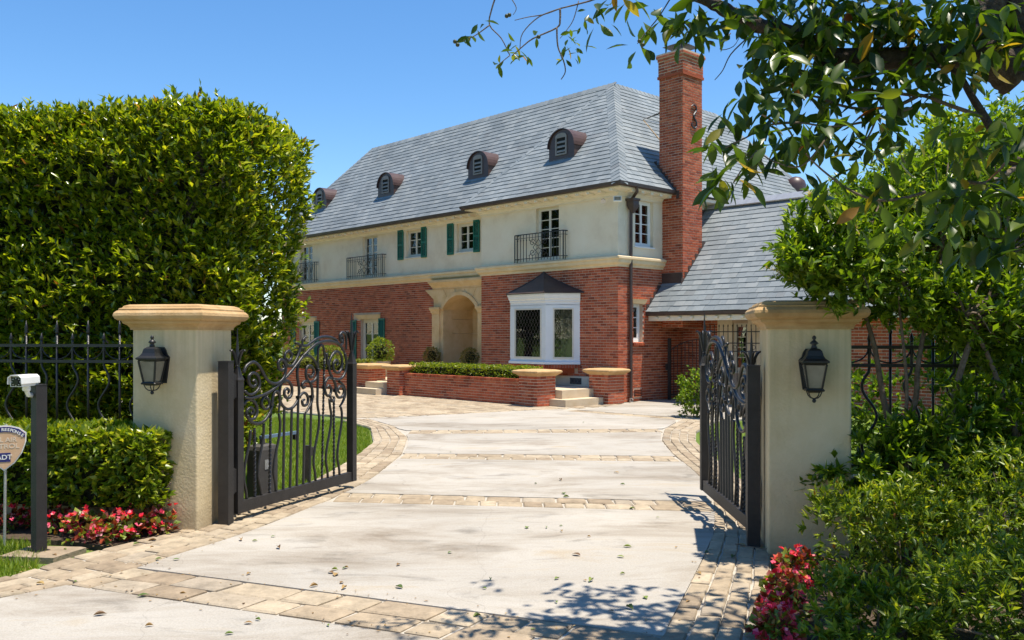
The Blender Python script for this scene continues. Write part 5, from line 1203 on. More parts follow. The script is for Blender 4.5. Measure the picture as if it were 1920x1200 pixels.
ln_ = MB(); ln_.tube([(0, -.1235, .005), (0, -.135, .005)], .026, 14); ln_.build('lens', 'lens', sc_)
for k in range(8):
    a = k*pi/4; MB().tube([(.034*cos(a), -.123, .005+.030*sin(a)), (.034*cos(a), -.127, .005+.030*sin(a))], .005, 6).build('diode', 'galv', sc_)
MB().lathe([(.03, -.075), (.035, -.06), (.03, -.036)], (0, .03, 0), 10).build('knuckle', 'camwhite', sc_)
MB().tube([(0, .03, -.07), (.0, .06, -.11), (0.0, .13, -.115)], .02, 8).build('arm', 'camwhite', sc_)
sg_p = at(8, 990, 7.2); sn = thing('yard_sign', 'faded orange shield shaped security sign on a thin pole before the hedge', 'sign', (sg_p.x, 7.2, 0), radians(24)); sn.scale = (.92, .92, .92)
MB().tube([(0, .014, -.03), (.012, .014, 1.05)], .012, 8).build('pole', 'galv', sn)
def shield(s, y, yt): 
    P = [(-.175, .13), (-.12, .175), (-.05, .195), (0, .20), (.05, .195), (.12, .175), (.175, .13), (.172, .05), (.14, -.05), (.08, -.14), (0, -.205), (-.08, -.14), (-.14, -.05), (-.172, .05)]
    return [(x*s, z*s) for x, z in P]
zc_ = .845
def plate(name, P, y0_, y1_, mat, par):
    n = len(P); return MB().add([(x, y0_, zc_+z) for x, z in P]+[(x, y1_, zc_+z) for x, z in P], [tuple(range(n-1, -1, -1)) if False else tuple(range(n)), tuple(range(2*n-1, n-1, -1))]+[(i, n+i, n+(i+1) % n, (i+1) % n) for i in range(n)]).build(name, mat, par)
pl0 = plate('plate', shield(1, 0, 0)[::-1], -.004, .0, 'signwhite', sn); plate('face', shield(.94, 0, 0)[::-1], -.0062, -.0041, 'signtan', sn)
bd = [(-.164, .122), (-.113, .165), (-.047, .184), (0, .188), (.047, .184), (.113, .165), (.164, .122), (.162, .085), (.11, .118), (.05, .136), (0, .14), (-.05, .136), (-.11, .118), (-.162, .085)]
plate('band', bd[::-1], -.0085, -.0063, 'signblue', sn); plate('badge', [(-.05, -.125), (.05, -.125), (.05, -.045), (-.05, -.045)], -.0085, -.0063, 'signblue', sn)
def text(s, size, x, z, mat, y=-.0095, sx=1., rot=0.):
    c = bpy.data.curves.new('lettering', 'FONT'); c.body = s; c.size = size; c.align_x = 'CENTER'; c.align_y = 'CENTER'; c.extrude = .0006; c.offset = .0012
    o = bpy.data.objects.new('tmp', c); COL.objects.link(o); dg = bpy.context.evaluated_depsgraph_get(); me = bpy.data.meshes.new_from_object(o.evaluated_get(dg)); bpy.data.objects.remove(o, do_unlink=True)
    me.materials.clear(); o = link('lettering', me, mat, sn, (x, y, zc_+z)); o.rotation_euler = (pi/2, rot, 0); o.scale = (sx, 1, 1); return o
for k, chs in enumerate('ARMED RESPONSE'):
    if chs == ' ': continue
    u = (k-6.5)/6.5; text(chs, .036, u*.142, .160-.055*u*u+.002, 'signwhite', rot=u*.55)
text('BEL AIR', .058, 0, .070, 'signghost', y=-.0072); text('PATROL', .058, 0, .012, 'signghost', y=-.0072, sx=1.1); text('ADT', .058, 0, -.085, 'signwhite', sx=1.05)

# ------------------------------------------------------------ hedges by the street
def tall_hedge():
    t = thing('tall_hedge', 'tall clipped dark green hedge behind the left fence', 'hedge', Vector((-2.76, 8.62, 0)), GA)
    W, Dp, Hh = 6.5, 1.95, 4.02
    P, D = box_points(21000, -W, 0, 0, Dp, .75, Hh, ('front', 'right', 'top'), .28, .30)
    keep = (P[:, 0] > -4.2); P, D = P[keep], D[keep]
    bulge = np.where(D[:, 2] > .6, .3, 1.)*(.05*np.sin(P[:, 2]*2.1+P[:, 0]*1.3)+.05*np.sin(P[:, 0]*3.3+1)*np.sin(P[:, 2]*4.1)+.05*np.sin(P[:, 1]*5+P[:, 2]*6))
    P = P+D*bulge[:, None]; low = np.clip((2.4-P[:, 2])/1.6, 0, 1); P[:, 0] -= np.where(D[:, 0] > .5, low*.42, 0)
    P += D*(RNG.uniform(0, 1, len(P))**6*.16)[:, None]
    p, d, nn, ln = clusters(P, unit(D*.8+rnd(len(D), .55)+np.array([0, 0, .75])), 6, .080, .95, .05)
    link('foliage', leaf_mesh('foliage', p, d, nn, ln, ln*.42), 'hedge', t)
    # solid dark block painted as the inner shade, and stems
    MB().prism([(-4.1, .42), (-.5, .42), (-.46, .6), (-.46, 1.5), (-4.1, 1.5)], .95, 3.6).build('shade_core', 'core', t)
    for k in range(7):
        x_ = -.55-k*.55; y_ = .8+.25*(k % 3); MB().tube([(x_, y_, -.05), (x_+.05, y_, .5), (x_-.03, y_+.05, 1.1)], [.06, .05, .04], 7).build('stem', 'bark', t)
    P, D = box_points(1500, -4.2, -.2, .1, 1.2, .45, 1.1, ('front', 'right'), .7, .0)
    p, d, nn, ln = clusters(P, unit(rnd(len(P))+np.array([0, -.4, .2])), 6, .085, 1.1, .05); link('lower_foliage', leaf_mesh('lower_foliage', p, d, nn, ln, ln*.42), 'hedge', t)
tall_hedge()
q = Vector((-4.02, 7.93, 0)); hedge_thing('low_hedge', 'low clipped bright green hedge in front of the left fence', 'hedge', q, GA, 2.1, .72, .24, .86, 'box', 2500, .070, faces=('front', 'right', 'top'), k=6, rnd_=.07, depth=.2)
lh = [o for o in bpy.data.objects if o.name.startswith('low_hedge')][0]
for k in range(9): MB().tube([(-.9+k*.23, -.15+.08*(k % 2), -.02), (-.88+k*.23, -.12, .18), (-.85+k*.23+.05*(k % 3), -.1, .42)], [.016, .012, .008], 5).build('stem', 'twig', lh)
def begonia(x, y, s, lab, grp=None, dens=1., red=.5):
    t = thing('begonia', lab, 'flower', (x, y, -.006), random.uniform(0, 6), grp)
    P, D = blob_points(int(70*dens), (0, 0, .09*s), (.19*s, .19*s, .12*s), .3, .0, .1); p, d, nn, ln = clusters(P, unit(D+np.array([0, 0, .6])), 3, .055, 1.0, .02)
    link('leaves', leaf_mesh('leaves', p, d, nn, ln*.9, ln*.75), 'begleaf', t)
    P, D = blob_points(int(34*dens), (0, 0, .11*s), (.19*s, .19*s, .14*s), .75, .04, .1); p, d, nn, ln = clusters(P, unit(D+np.array([0, -.3, .4])), 4, .030, 1.3, .005)
    link('blossoms', leaf_mesh('blossoms', p, d, nn, ln*1.15, ln*1.2), 'petal', t); MB().tube([(0, 0, -.01), (0, 0, .1*s)], .008, 5).build('stem', 'twig', t); return t
BEG = [(gnd(20, 992), 'leftmost red begonia clump, beside the sign pole'), (gnd(118, 1000), 'red begonia clump just right of the camera post'), (gnd(165, 1010), 'pink and green begonia clump under the low hedge, third from the sign'),
       (gnd(212, 1012), 'dark red begonia clump under the middle of the low hedge'), (gnd(250, 1006), 'pink begonia clump under the right half of the low hedge'), (gnd(292, 996), 'bright pink begonia clump nearest the left pillar')]
for p, lab in BEG: begonia(p.x, p.y, 1.0, lab)
p = gnd(70, 992); begonia(p.x-.05, p.y+.12, 1.0, 'begonia clump right behind the camera post')
for px_, py_, lab in ((1478, 1075, 'red begonia clump at the foot of the right pillar'), (1462, 1118, 'red and cream begonia clump second from the right pillar'), (1452, 1160, 'pink begonia clump third from the right pillar'), (1440, 1200, 'red begonia clump nearest the bottom edge on the right')):
    p = gnd(px_, py_); begonia(p.x+.05, p.y, .74, lab, dens=1.2)

# ------------------------------------------------------------ grass
def blades(n, poly, h, name, lab, bb_):
    P = []; R_ = random.Random(9)
    while len(P) < n:
        p = (R_.uniform(bb_[0], bb_[1]), R_.uniform(bb_[2], bb_[3]))
        if inside(p, poly): P.append((*p, -.05))
    P = np.array(P); d = unit(rnd(n, .35)+np.array([0, 0, 1.])); nn = unit(rnd(n)); ln = h*RNG.uniform(.6, 1.3, n)
    T = (np.array([(0, -.5, 0), (0, .5, 0), (.6, .3, -.03), (.6, -.3, -.03), (1, 0, -.2)]), [(0, 1, 2, 3), (3, 2, 4)])
    o = link(name, leaf_mesh(name, P, d, nn, ln, np.full(n, .007 if h < .12 else .009), T), 'grass'); o['kind'] = 'stuff'; o['label'] = lab; o['category'] = 'grass'; return o
LW = [(-2.62, 8.9), (-2.36, 10.4), (-2.24, 12.1), (-2.24, 14.0), (-2.64, 16.2), (-3.3, 17.5), (-4.6, 18.4), (-6.5, 18.5), (-7, 9.5)]
blades(85000, LW, .06, 'lawn_grass', 'mown green lawn inside the left gate', (-7, -2.2, 8.9, 18.5))
blades(9000, [(2.62, 9.3), (2.80, 10.9), (2.87, 12.65), (3.0, 14.15), (3.32, 15.6), (4.1, 17.4), (6, 17.4), (6, 9.3)], .085, 'lawn_grass', 'grass beside the right driveway border', (2.6, 6, 9.3, 17.4))
blades(9500, [(-3.76, 5.95), (-3.56, 6.25), (-3.5, 6.55), (-3.62, 6.7), (-3.75, 7.2), (-4.35, 7.4), (-5.2, 7.4), (-5.4, 5.6)], .085, 'verge_grass', 'tufts of grass at the lower left edge', (-5.4, -3.45, 5.6, 7.4))

# ------------------------------------------------------------ shrubs and small trees right of the gate
def bush(name, lab, c, r, n, leaf, mat, k=7, zmin=.02, wr=.31, stems=6, shell=.35, cat='shrub', spread=1.05, up=.5):
    t = thing(name, lab, cat, (c[0], c[1], -.006)); cc = (0, 0, c[2])
    P, D = clump_points(n, cc, r, shell, zmin, .2, seed=c[0]*7, size=.13)
    p, d, nn, ln = clusters(P, unit(D*.7+rnd(len(D), .45)+np.array([0, 0, up])), k, leaf, spread, .02)
    link('foliage', leaf_mesh('foliage', p, d, nn, ln, ln*wr), mat, t)
    for i in range(stems):
        q = P[int(i*len(P)/stems)]; MB().tube(smooth_line([(q[0]*.12, q[1]*.12, -.03), (q[0]*.4, q[1]*.4, q[2]*.45), tuple(q*.96)], 3), [.014-.0016*j for j in range(7)], 5).build('stem', 'twig', t)
    return t
bush('azalea_shrub', 'bright leafy azalea shrub right in front of the right pillar', (2.62, 5.9, .33), (.62, .5, .42), 1250, .052, 'azalea')
bush('azalea_shrub', 'yellow green azalea shrub below the fence at the right edge', (3.45, 6.0, .46), (.85, .45, .52), 1500, .05, 'azalea')
bush('azalea_shrub', 'dark azalea shrub at the lower right corner', (2.8, 4.75, .26), (.8, .45, .36), 1300, .05, 'azalea')
bush('azalea_shrub', 'low dark shrub between the corner shrub and the right flowers', (1.98, 4.78, .16), (.42, .32, .24), 620, .06, 'azalea')
bush('gardenia_shrub', 'broad leaved shrub behind the azaleas at the fence foot', (3.0, 6.65, .62), (.75, .28, .42), 700, .085, 'privet', wr=.4)
bush('leafy_shrub', 'loose leafy shrub between the slender stems, in front of the right fence', (3.78, 6.62, 1.0), (.82, .18, .50), 560, .085, 'privet', k=5, wr=.42, shell=.1)
bush('round_shrub', 'small bright green shrub by the driveway beyond the right gate', (3.78, 18.2, .48), (.42, .42, .52), 900, .06, 'privet', wr=.45)
def stem_tree(lab, base, stems, crown, n, leaf, mat, k=6, panicles=0, group=None, name='small_tree'):
    t = thing(name, lab, 'tree', (base[0], base[1], -.006)); b = Vector((base[0], base[1], 0)); tips = []
    for pts, r0 in stems:
        P = smooth_line([Vector(q)-b for q in pts], 5); m_ = len(P); MB().tube(P, [r0*(1-.6*i/(m_-1)) for i in range(m_)], 8).build('trunk', 'twig', t, smooth=True); tips.append(P[-1])
    PP = []; DD = []
    for c, r, w_ in crown:
        P, D = clump_points(int(n*w_), tuple(Vector(c)-b), r, .3, None, .22, seed=c[0]*3, size=.16); PP.append(P); DD.append(D)
        tip = min(tips, key=lambda q: (q-(Vector(c)-b)).length); br = MB()
        for i in range(14):
            q = Vector(P[int(i*len(P)/14)]); mid = tip.lerp(q, .5)+Vector((0, 0, .08)); br.tube(smooth_line([tip, mid, q], 3), [.012, .011, .010, .008, .006, .005, .003], 4)
        br.build('branches', 'twig', t)
    P = np.concatenate(PP); D = np.concatenate(DD); p, d, nn, ln = clusters(P, unit(D*.6+rnd(len(D), .5)+np.array([0, 0, .5])), k, leaf, 1.0, .05)
    link('crown', leaf_mesh('crown', p, d, nn, ln, ln*.42), mat, t)
    if panicles:
        i = RNG.choice(len(P), panicles); Q = P[i]+D[i]*.06; p, d, nn, ln = clusters(Q, unit(D[i]+np.array([-.2, 0, .6])), 22, .03, 1.2, .09); stuff(link('flowers', leaf_mesh('flowers', p, d, nn, ln, ln*.5), 'panicle', t))
    return t
dA = 6.85
stem_tree('slender tree growing beside the right pillar, leaning left over its cap', (at(1668, 900, dA).x, dA),
          [([gnd(1672, 900).xy.to_3d()*0+Vector((at(1672, 0, dA).x, dA, -.03)), at(1668, 815, dA), at(1655, 740, dA), at(1640, 650, dA), at(1622, 590, dA), at(1600, 520, dA-.1)], .032)],
          [(at(1580, 470, 6.75), (.52, .5, .50), .5), (at(1540, 500, 6.6), (.32, .35, .30), .2), (at(1660, 420, 7.3), (.5, .5, .5), .4)], 1700, .075, 'privet', panicles=10)
stem_tree('two stemmed small tree in front of the right fence', (at(1705, 900, dA).x, 6.75),
          [([Vector((at(1705, 0, 6.75).x, 6.75, -.03)), at(1705, 820, 6.75), at(1718, 740, 6.75), at(1722, 680, 6.75), at(1745, 560, 6.85), at(1770, 470, 7.0)], .030), ([Vector((at(1700, 0, 6.7).x, 6.7, -.03)), at(1698, 820, 6.7), at(1700, 720, 6.7), at(1690, 610, 6.7), at(1680, 520, 6.75)], .020)],
          [(at(1740, 430, 7.3), (.62, .55, .6), .5), (at(1700, 560, 6.85), (.35, .35, .3), .18), (at(1780, 330, 7.8), (.6, .6, .5), .35)], 1900, .075, 'privet', panicles=5)
stem_tree('leaning many branched small tree at the right edge before the fence', (at(1775, 900, 6.6).x, 6.6),
          [([Vector((at(1775, 0, 6.6).x, 6.6, -.03)), at(1778, 830, 6.6), at(1790, 740, 6.6), at(1812, 660, 6.6), at(1845, 580, 6.7), at(1880, 480, 6.75)], .034), ([Vector((at(1920, 0, 6.6).x, 6.6, -.03)), at(1905, 820, 6.6), at(1880, 740, 6.6), at(1850, 660, 6.6), at(1810, 590, 6.6)], .03)],
          [(at(1880, 400, 7.2), (.65, .6, .65), .5), (at(1850, 580, 6.75), (.5, .4, .35), .3), (at(1920, 650, 6.85), (.45, .4, .4), .25)], 2100, .075, 'privet')
stem_tree('sunlit bushy tree behind the right fence', (at(1800, 0, 10.).x, 10.),
          [([Vector((at(1800, 0, 10.).x, 10., -.03)), at(1800, 760, 10.), at(1790, 560, 10.), at(1800, 400, 10.)], .06)],
          [(at(1760, 390, 9.9), (.75, .9, .7), .4), (at(1880, 330, 10.2), (1.0, 1.0, .9), .6), (at(1700, 470, 9.7), (.6, .6, .6), .3), (at(1860, 640, 9.8), (.9, .6, .7), .35)], 3700, .085, 'privet')
bush('garden_shrub', 'dense shrub behind the right fence among the stems', (4.5, 9.2, .8), (1.3, .6, .8), 1100, .09, 'privet', wr=.4)
# garden trees whose tips just clear the tall hedge
for lab, px_, dpt, zt_, rr in (('broad garden tree whose tip shows above the tall hedge, near its right half', 290, 24., 7.75, 3.0), ('garden tree peeping over the tall hedge at its middle', 215, 27., 8.3, 2.8), ('garden tree hidden behind the left part of the tall hedge', 60, 22., 7.0, 3.0), ('tall garden tree behind the hedge at the left edge', -60, 30., 9.0, 3.4)):
    X = (px_-CX)/F*dpt
    t = thing('garden_tree', lab, 'tree', (X, dpt, -.06)); MB().tube([(0, 0, -.02), (.1, 0, 1.4), (-.05, .1, 3.), (0, 0, zt_*.7)], [.2, .17, .14, .06], 8).build('trunk', 'bark', t)
    P, D = blob_points(2600, (0, 0, zt_*.58), (rr, rr, zt_*.40), .45, 1.2, .2, seed=px_); P[:, 2] = np.minimum(P[:, 2], zt_)
    p, d, nn, ln = clusters(P, unit(D+rnd(len(D), .5)+np.array([0, 0, .4])), 6, .22, 1.1, .1); link('crown', leaf_mesh('crown', p, d, nn, ln, ln*.45), 'farleaf', t)

# the trees across the street, seen in the window glass
PP = []; DD = []
for k in range(9):
    P, D = blob_points(900, (-26+k*6.5, -17-2*(k % 3), 5.2), (4.2, 3., 4.8), .5, .3, .2, seed=k); PP.append(P); DD.append(D)
P = np.concatenate(PP); D = np.concatenate(DD); p, d, nn, ln = clusters(P, unit(D+rnd(len(D), .5)), 5, .34, 1.1, .1)
o = link('street_trees', leaf_mesh('street_trees', p, d, nn, ln, ln*.5), 'farleaf'); stuff(o, 'mass of street trees mirrored in the window panes'); o['category'] = 'trees'

# ------------------------------------------------------------ the broad leaved tree overhead
BT = Vector((3.75, 4.6, 0))
tree = thing('overhanging_tree', 'broad leaved tree whose limbs hang over the right of the driveway', 'tree', BT); tree.location.z = -.006
def A3(px, py, dp): return at(px, py, dp)-BT
limb = []
def add_limb(pts, r0, r1, name='limb', mat='bark', sub=6, knob=0.):
    P = smooth_line([A3(*p) for p in pts], sub); n = len(P); rr = [r0+(r1-r0)*i/(n-1)+knob*random.uniform(-1, 1) for i in range(n)]
    MB().tube(P, rr, 9 if r0 > .02 else 6).build(name, mat, tree, smooth=True); limb.append((P, rr)); return P
tk = smooth_line([(0, 0, -.05), (-.02, 0, .7), (.02, .02, 1.6), (-.1, .02, 2.4), A3(2010, 150, 4.6), A3(1925, 90, 4.55), A3(1905, -60, 4.55), A3(1850, -250, 4.6)], 5)
MB().tube(tk, [.20-.0035*i+.008*sin(i*2.1) for i in range(len(tk))], 12).build('trunk', 'bark', tree, smooth=True)
add_limb([(1925, 110, 4.55), (1880, 115, 4.5), (1840, 105, 4.5), (1790, 100, 4.5), (1700, 107, 4.55), (1640, 107, 4.6), (1560, 105, 4.65), (1530, 85, 4.7), (1480, 60, 4.75), (1420, 45, 4.8), (1370, 22, 4.85), (1320, -5, 4.9), (1240, -40, 4.9)], .075, .030, knob=.004)
add_limb([(1905, 150, 4.5), (1880, 130, 4.5), (1850, 100, 4.5), (1835, 60, 4.5), (1850, 20, 4.5), (1880, -40, 4.5)], .09, .07, knob=.006)
add_limb([(1560, 105, 4.65), (1545, 125, 4.63), (1530, 150, 4.6), (1518, 165, 4.6)], .045, .008, knob=.003)
add_limb([(1960, 330, 4.3), (1915, 305, 4.3), (1882, 288, 4.3), (1868, 255, 4.3), (1845, 215, 4.3), (1820, 175, 4.35), (1800, 140, 4.4), (1785, 128, 4.4)], .030, .012)
add_limb([(1905, 310, 4.3), (1880, 328, 4.25), (1845, 342, 4.2), (1815, 340, 4.2), (1790, 352, 4.2)], .016, .007, 'branch', 'twig')
TW = [([(1838, 215, 4.3), (1780, 195, 4.35), (1735, 178, 4.4), (1700, 175, 4.4), (1640, 168, 4.45), (1580, 165, 4.5), (1530, 160, 4.5)], .011),
      ([(1720, 178, 4.4), (1680, 196, 4.4), (1620, 202, 4.4), (1575, 195, 4.4), (1525, 178, 4.4), (1480, 180, 4.4)], .010),
      ([(1710, 200, 4.35), (1640, 222, 4.3), (1560, 235, 4.3), (1500, 228, 4.3), (1440, 232, 4.3)], .007),
      ([(1735, 358, 4.2), (1690, 370, 4.2), (1640, 372, 4.2), (1590, 352, 4.2), (1540, 315, 4.2), (1510, 285, 4.2)], .008),
      ([(1785, 128, 4.4), (1740, 122, 4.4), (1650, 135, 4.4), (1600, 145, 4.4), (1550, 150, 4.4)], .008),
      ([(1645, 215, 4.3), (1630, 250, 4.3), (1610, 275, 4.3)], .006), ([(1560, 235, 4.3), (1540, 270, 4.2), (1500, 310, 4.2), (1450, 300, 4.2), (1420, 280, 4.2)], .006),
      ([(1500, 228, 4.3), (1450, 230, 4.3), (1400, 255, 4.3), (1360, 275, 4.3)], .006), ([(1420, 280, 4.2), (1395, 310, 4.2), (1375, 340, 4.2)], .005),
      ([(1480, 60, 4.75), (1440, 20, 4.7), (1400, -30, 4.7)], .012), ([(1530, 85, 4.7), (1535, 40, 4.6), (1545, -20, 4.6)], .010),
      ([(1640, 107, 4.6), (1660, 60, 4.5), (1690, 0, 4.5), (1700, -60, 4.5)], .012), ([(1435, 55, 4.8), (1445, 90, 4.7), (1440, 120, 4.7)], .006),
      ([(1320, -5, 4.9), (1230, -20, 4.9), (1150, -15, 4.9), (1105, 0, 4.9), (1050, 14, 4.9)], .008),
      ([(1050, 14, 4.9), (1050, 35, 4.9), (1044, 50, 4.9), (1000, 70, 4.9), (980, 85, 4.9), (960, 103, 4.9)], .006), ([(1044, 50, 4.9), (1046, 85, 4.9), (1056, 110, 4.9), (1060, 132, 4.9), (1052, 147, 4.9)], .005),
      ([(1050, 14, 4.9), (1010, 30, 4.9), (980, 60, 4.9), (975, 88, 4.9)], .004), ([(1050, 14, 4.9), (1020, 25, 4.9), (990, 30, 4.9), (965, 36, 4.9)], .004),
      ([(932, -15, 4.9), (922, 15, 4.9), (918, 45, 4.9), (940, 70, 4.9), (956, 102, 4.9)], .005), ([(918, 45, 4.9), (890, 65, 4.9), (865, 75, 4.9)], .004), ([(956, 102, 4.9), (940, 115, 4.9), (930, 125, 4.9)], .003),
      ([(1085, 0, 4.9), (1075, 35, 4.9), (1062, 55, 4.9), (1050, 70, 4.9)], .003), ([(955, -10, 4.9), (968, 12, 4.9), (962, 26, 4.9)], .003),
      ([(1260, -10, 4.9), (1235, 30, 4.9), (1210, 60, 4.9), (1195, 80, 4.9)], .004), ([(1400, 70, 4.8), (1370, 100, 4.8), (1355, 130, 4.8), (1340, 148, 4.8)], .004), ([(1370, 60, 4.8), (1350, 90, 4.8), (1375, 85, 4.8), (1390, 60, 4.8)], .003)]
for pts, r in TW: add_limb(pts, r, r*.5, 'twig', 'twig', 4)
CL = [  # leaf clusters: pixel, depth, how many leaves, leaf length
 (1120, 12, 4.9, 7), (1150, 8, 4.9, 6), (1105, 25, 4.9, 3), (1175, 12, 4.9, 4), (1225, 22, 4.9, 5), (1260, 45, 4.85, 8), (1280, 55, 4.85, 8), (1245, 20, 4.85, 6), (1300, 30, 4.8, 8), (1320, 60, 4.8, 5), (1290, 10, 4.8, 8), (1340, 18, 4.8, 7),
 (1195, 85, 4.9, 5), (1325, 55, 4.8, 4), (1350, 40, 4.7, 5), (1390, 30, 4.7, 8), (1420, 15, 4.7, 8), (1380, 5, 4.7, 8), (1440, 60, 4.7, 5), (1460, 30, 4.6, 8), (1500, 20, 4.6, 8), (1530, 30, 4.6, 8), (1560, 20, 4.5, 8), (1520, 60, 4.6, 6), (1570, 55, 4.5, 8), (1600, 15, 4.5, 9), (1610, 55, 4.5, 8), (1640, 30, 4.5, 9), (1660, 60, 4.5, 8), (1690, 20, 4.4, 9), (1720, 45, 4.4, 8), (1745, 60, 4.3, 8), (1760, 25, 4.3, 8), (1790, 50, 4.2, 9), (1800, 15, 4.2, 8), (1830, 40, 4.2, 8), (1870, 20, 4.2, 8),
 (1420, 75, 4.7, 5), (1440, 100, 4.6, 6), (1410, 130, 4.6, 6), (1460, 130, 4.5, 7), (1490, 125, 4.5, 7), (1480, 160, 4.5, 7), (1440, 160, 4.5, 6), (1400, 165, 4.5, 5), (1520, 140, 4.5, 6), (1550, 115, 4.5, 6), (1590, 130, 4.45, 6), (1620, 140, 4.4, 7), (1560, 165, 4.4, 6), (1650, 160, 4.4, 7), (1680, 130, 4.4, 7), (1720, 140, 4.35, 6), (1700, 110, 4.35, 5), (1760, 130, 4.3, 6), (1760, 90, 4.3, 6),
 (1480, 200, 4.4, 6), (1430, 205, 4.3, 5), (1390, 190, 4.4, 4), (1520, 210, 4.35, 6), (1560, 200, 4.3, 5), (1600, 205, 4.3, 5), (1650, 200, 4.3, 5), (1690, 170, 4.3, 6), (1740, 170, 4.3, 6), (1780, 160, 4.3, 5),
 (1375, 215, 4.35, 6), (1340, 245, 4.3, 6), (1360, 285, 4.3, 7), (1400, 260, 4.3, 7), (1330, 265, 4.3, 4), (1430, 245, 4.3, 7), (1470, 255, 4.25, 7), (1500, 255, 4.25, 6), (1530, 245, 4.25, 6), (1570, 255, 4.2, 6), (1610, 245, 4.25, 5), (1410, 300, 4.2, 7), (1385, 330, 4.2, 7), (1350, 340, 4.2, 5), (1430, 320, 4.2, 4), (1320, 340, 4.2, 3), (1360, 310, 4.2, 4), (1450, 285, 4.2, 4), (1590, 275, 4.2, 5),
 (1690, 260, 4.2, 4), (1650, 265, 4.2, 3), (1700, 290, 4.2, 4), (1660, 240, 4.2, 3), (1560, 350, 4.2, 4), (1600, 380, 4.15, 5), (1640, 400, 4.1, 5), (1530, 330, 4.2, 3), (1650, 340, 4.15, 4), (1620, 320, 4.2, 3),
 (1760, 350, 4.0, 7), (1790, 365, 3.9, 8), (1820, 370, 3.8, 9), (1850, 380, 3.8, 8), (1780, 400, 3.8, 7), (1880, 360, 3.9, 7), (1730, 380, 4.0, 5), (1850, 250, 4.1, 6), (1890, 240, 4.1, 6), (1860, 290, 4.1, 5), (1910, 200, 4.1, 6), (1900, 400, 3.9, 7), (1820, 300, 4.1, 3), (1690, 420, 4.0, 5), (1740, 440, 4.0, 5), (1840, 450, 3.9, 6), (1880, 480, 3.9, 5), (1800, 480, 4.0, 4),
 (890, 60, 4.9, 3), (910, 40, 4.9, 2), (895, 48, 4.9, 2), (958, 70, 4.9, 4), (945, 105, 4.9, 4), (935, 118, 4.9, 3), (970, 95, 4.9, 5), (985, 100, 4.9, 4), (1012, 55, 4.9, 2), (1070, 60, 4.9, 5), (1080, 80, 4.9, 6), (1060, 85, 4.9, 4), (1085, 95, 4.9, 5), (1055, 110, 4.9, 3), (1090, 45, 4.9, 3), (868, 66, 4.9, 2)]
lp, ldr, lnn, lln = [], [], [], []; R_ = random.Random(17)
for k in range(72): CL.append((R_.uniform(1420, 1920), R_.uniform(-30, 120), R_.uniform(4.2, 4.9), 7))
for k in range(22): CL.append((R_.uniform(1400, 1700), R_.uniform(110, 270), R_.uniform(4.2, 4.6), 6))
for k in range(16): CL.append((R_.uniform(1780, 1920), R_.uniform(200, 470), R_.uniform(3.8, 4.3), 6))
for px_, py_, dp, k in CL:
    small = px_ < 1110; c = A3(px_, py_, dp)
    for j in range(k):
        a = 2*pi*(j+R_.random()*.7)/k; dd = Vector((cos(a), sin(a)*.8, R_.uniform(-1.7, .1))).normalized()
        l = (R_.uniform(.045, .085) if small else R_.uniform(.095, .165)); o_ = c+Vector((R_.uniform(-.05, .05), R_.uniform(-.18, .18), R_.uniform(-.05, .05)))*(.5 if small else 1)
        lp.append(o_); ldr.append(dd); lnn.append(Vector((R_.uniform(-.4, .4), R_.uniform(-.5, .3), 1)) if R_.random() < .6 else Vector((R_.uniform(-1, 1), R_.uniform(-1, 1), .3))); lln.append(l)
# crown above and to the right of the frame, which throws the dappled shade
UP = []
for k in range(190):
    X = R_.uniform(.5, 5.4); Y = R_.uniform(3.3, 5.6 if X < 2.4 else 6.6); Z = R_.uniform(3.75, 5.4)
    if X < 1.6 and R_.random() < .55: continue
    if Z < CAMH+(HY+25)/F*Y: Z = CAMH+(HY+30+R_.uniform(0, 200))/F*Y
    UP.append((X, Y, Z))
for k in range(85):
    Y = R_.uniform(4.3, 5.5); Z = max(R_.uniform(3.7, 4.9), CAMH+(HY+25+R_.uniform(0, 120))/F*Y); UP.append((R_.uniform(1.15, 2.9), Y, Z))
for q in UP:
    for j in range(5):
        dd = Vector((R_.uniform(-1, 1), R_.uniform(-1, 1), R_.uniform(-.8, .3))).normalized(); lp.append(Vector(q)-BT+Vector((R_.uniform(-.1, .1), R_.uniform(-.1, .1), R_.uniform(-.1, .1)))); ldr.append(dd); lnn.append(Vector((R_.uniform(-.4, .4), R_.uniform(-.4, .4), 1))); lln.append(R_.uniform(.10, .16))
for px_, py_, dp in ((1850, -300, 4.6),):
    base_ = A3(px_, py_, dp)
    for k in range(0, len(UP), 9):
        q = Vector(UP[k])-BT; m_ = base_.lerp(q, .5)+Vector((0, 0, .15)); MB().tube(smooth_line([base_, m_, q], 3), [.03, .027, .024, .02, .015, .01, .006], 5).build('branch', 'twig', tree)
# the leaves that show largest are parts of their own
shown = sorted([i for i in range(len(lp)) if (lambda P: 0 < CX+F*P.x/P.y < 1920 and 0 < HY-F*(P.z-CAMH)/P.y < 1200)(lp[i]+BT)], key=lambda i: -lln[i]/(lp[i]+BT).y)[:300]
ss = set(shown); var = []
for k in range(5):
    me = leaf_mesh('leaf', [(0, 0, 0)], [(1, 0, 0)], [(0, 0, 1)], 1., [.38, .34, .42, .36, .32][k], LEAF_B); me.materials.append(M['magnolia']); var.append(me)
for i in shown:
    d = ldr[i].normalized(); nn = (lnn[i]-d*lnn[i].dot(d)).normalized(); s = d.cross(nn)
    # template axes: x along d, y along d x n, z along n
    m = Matrix((d, s if False else nn.cross(d), nn)).transposed().to_4x4(); m.translation = lp[i]
    o = bpy.data.objects.new('leaf', var[i % 5]); COL.objects.link(o); o.parent = tree; o.matrix_local = m @ Matrix.Scale(lln[i], 4)
rest = [i for i in range(len(lp)) if i not in ss]
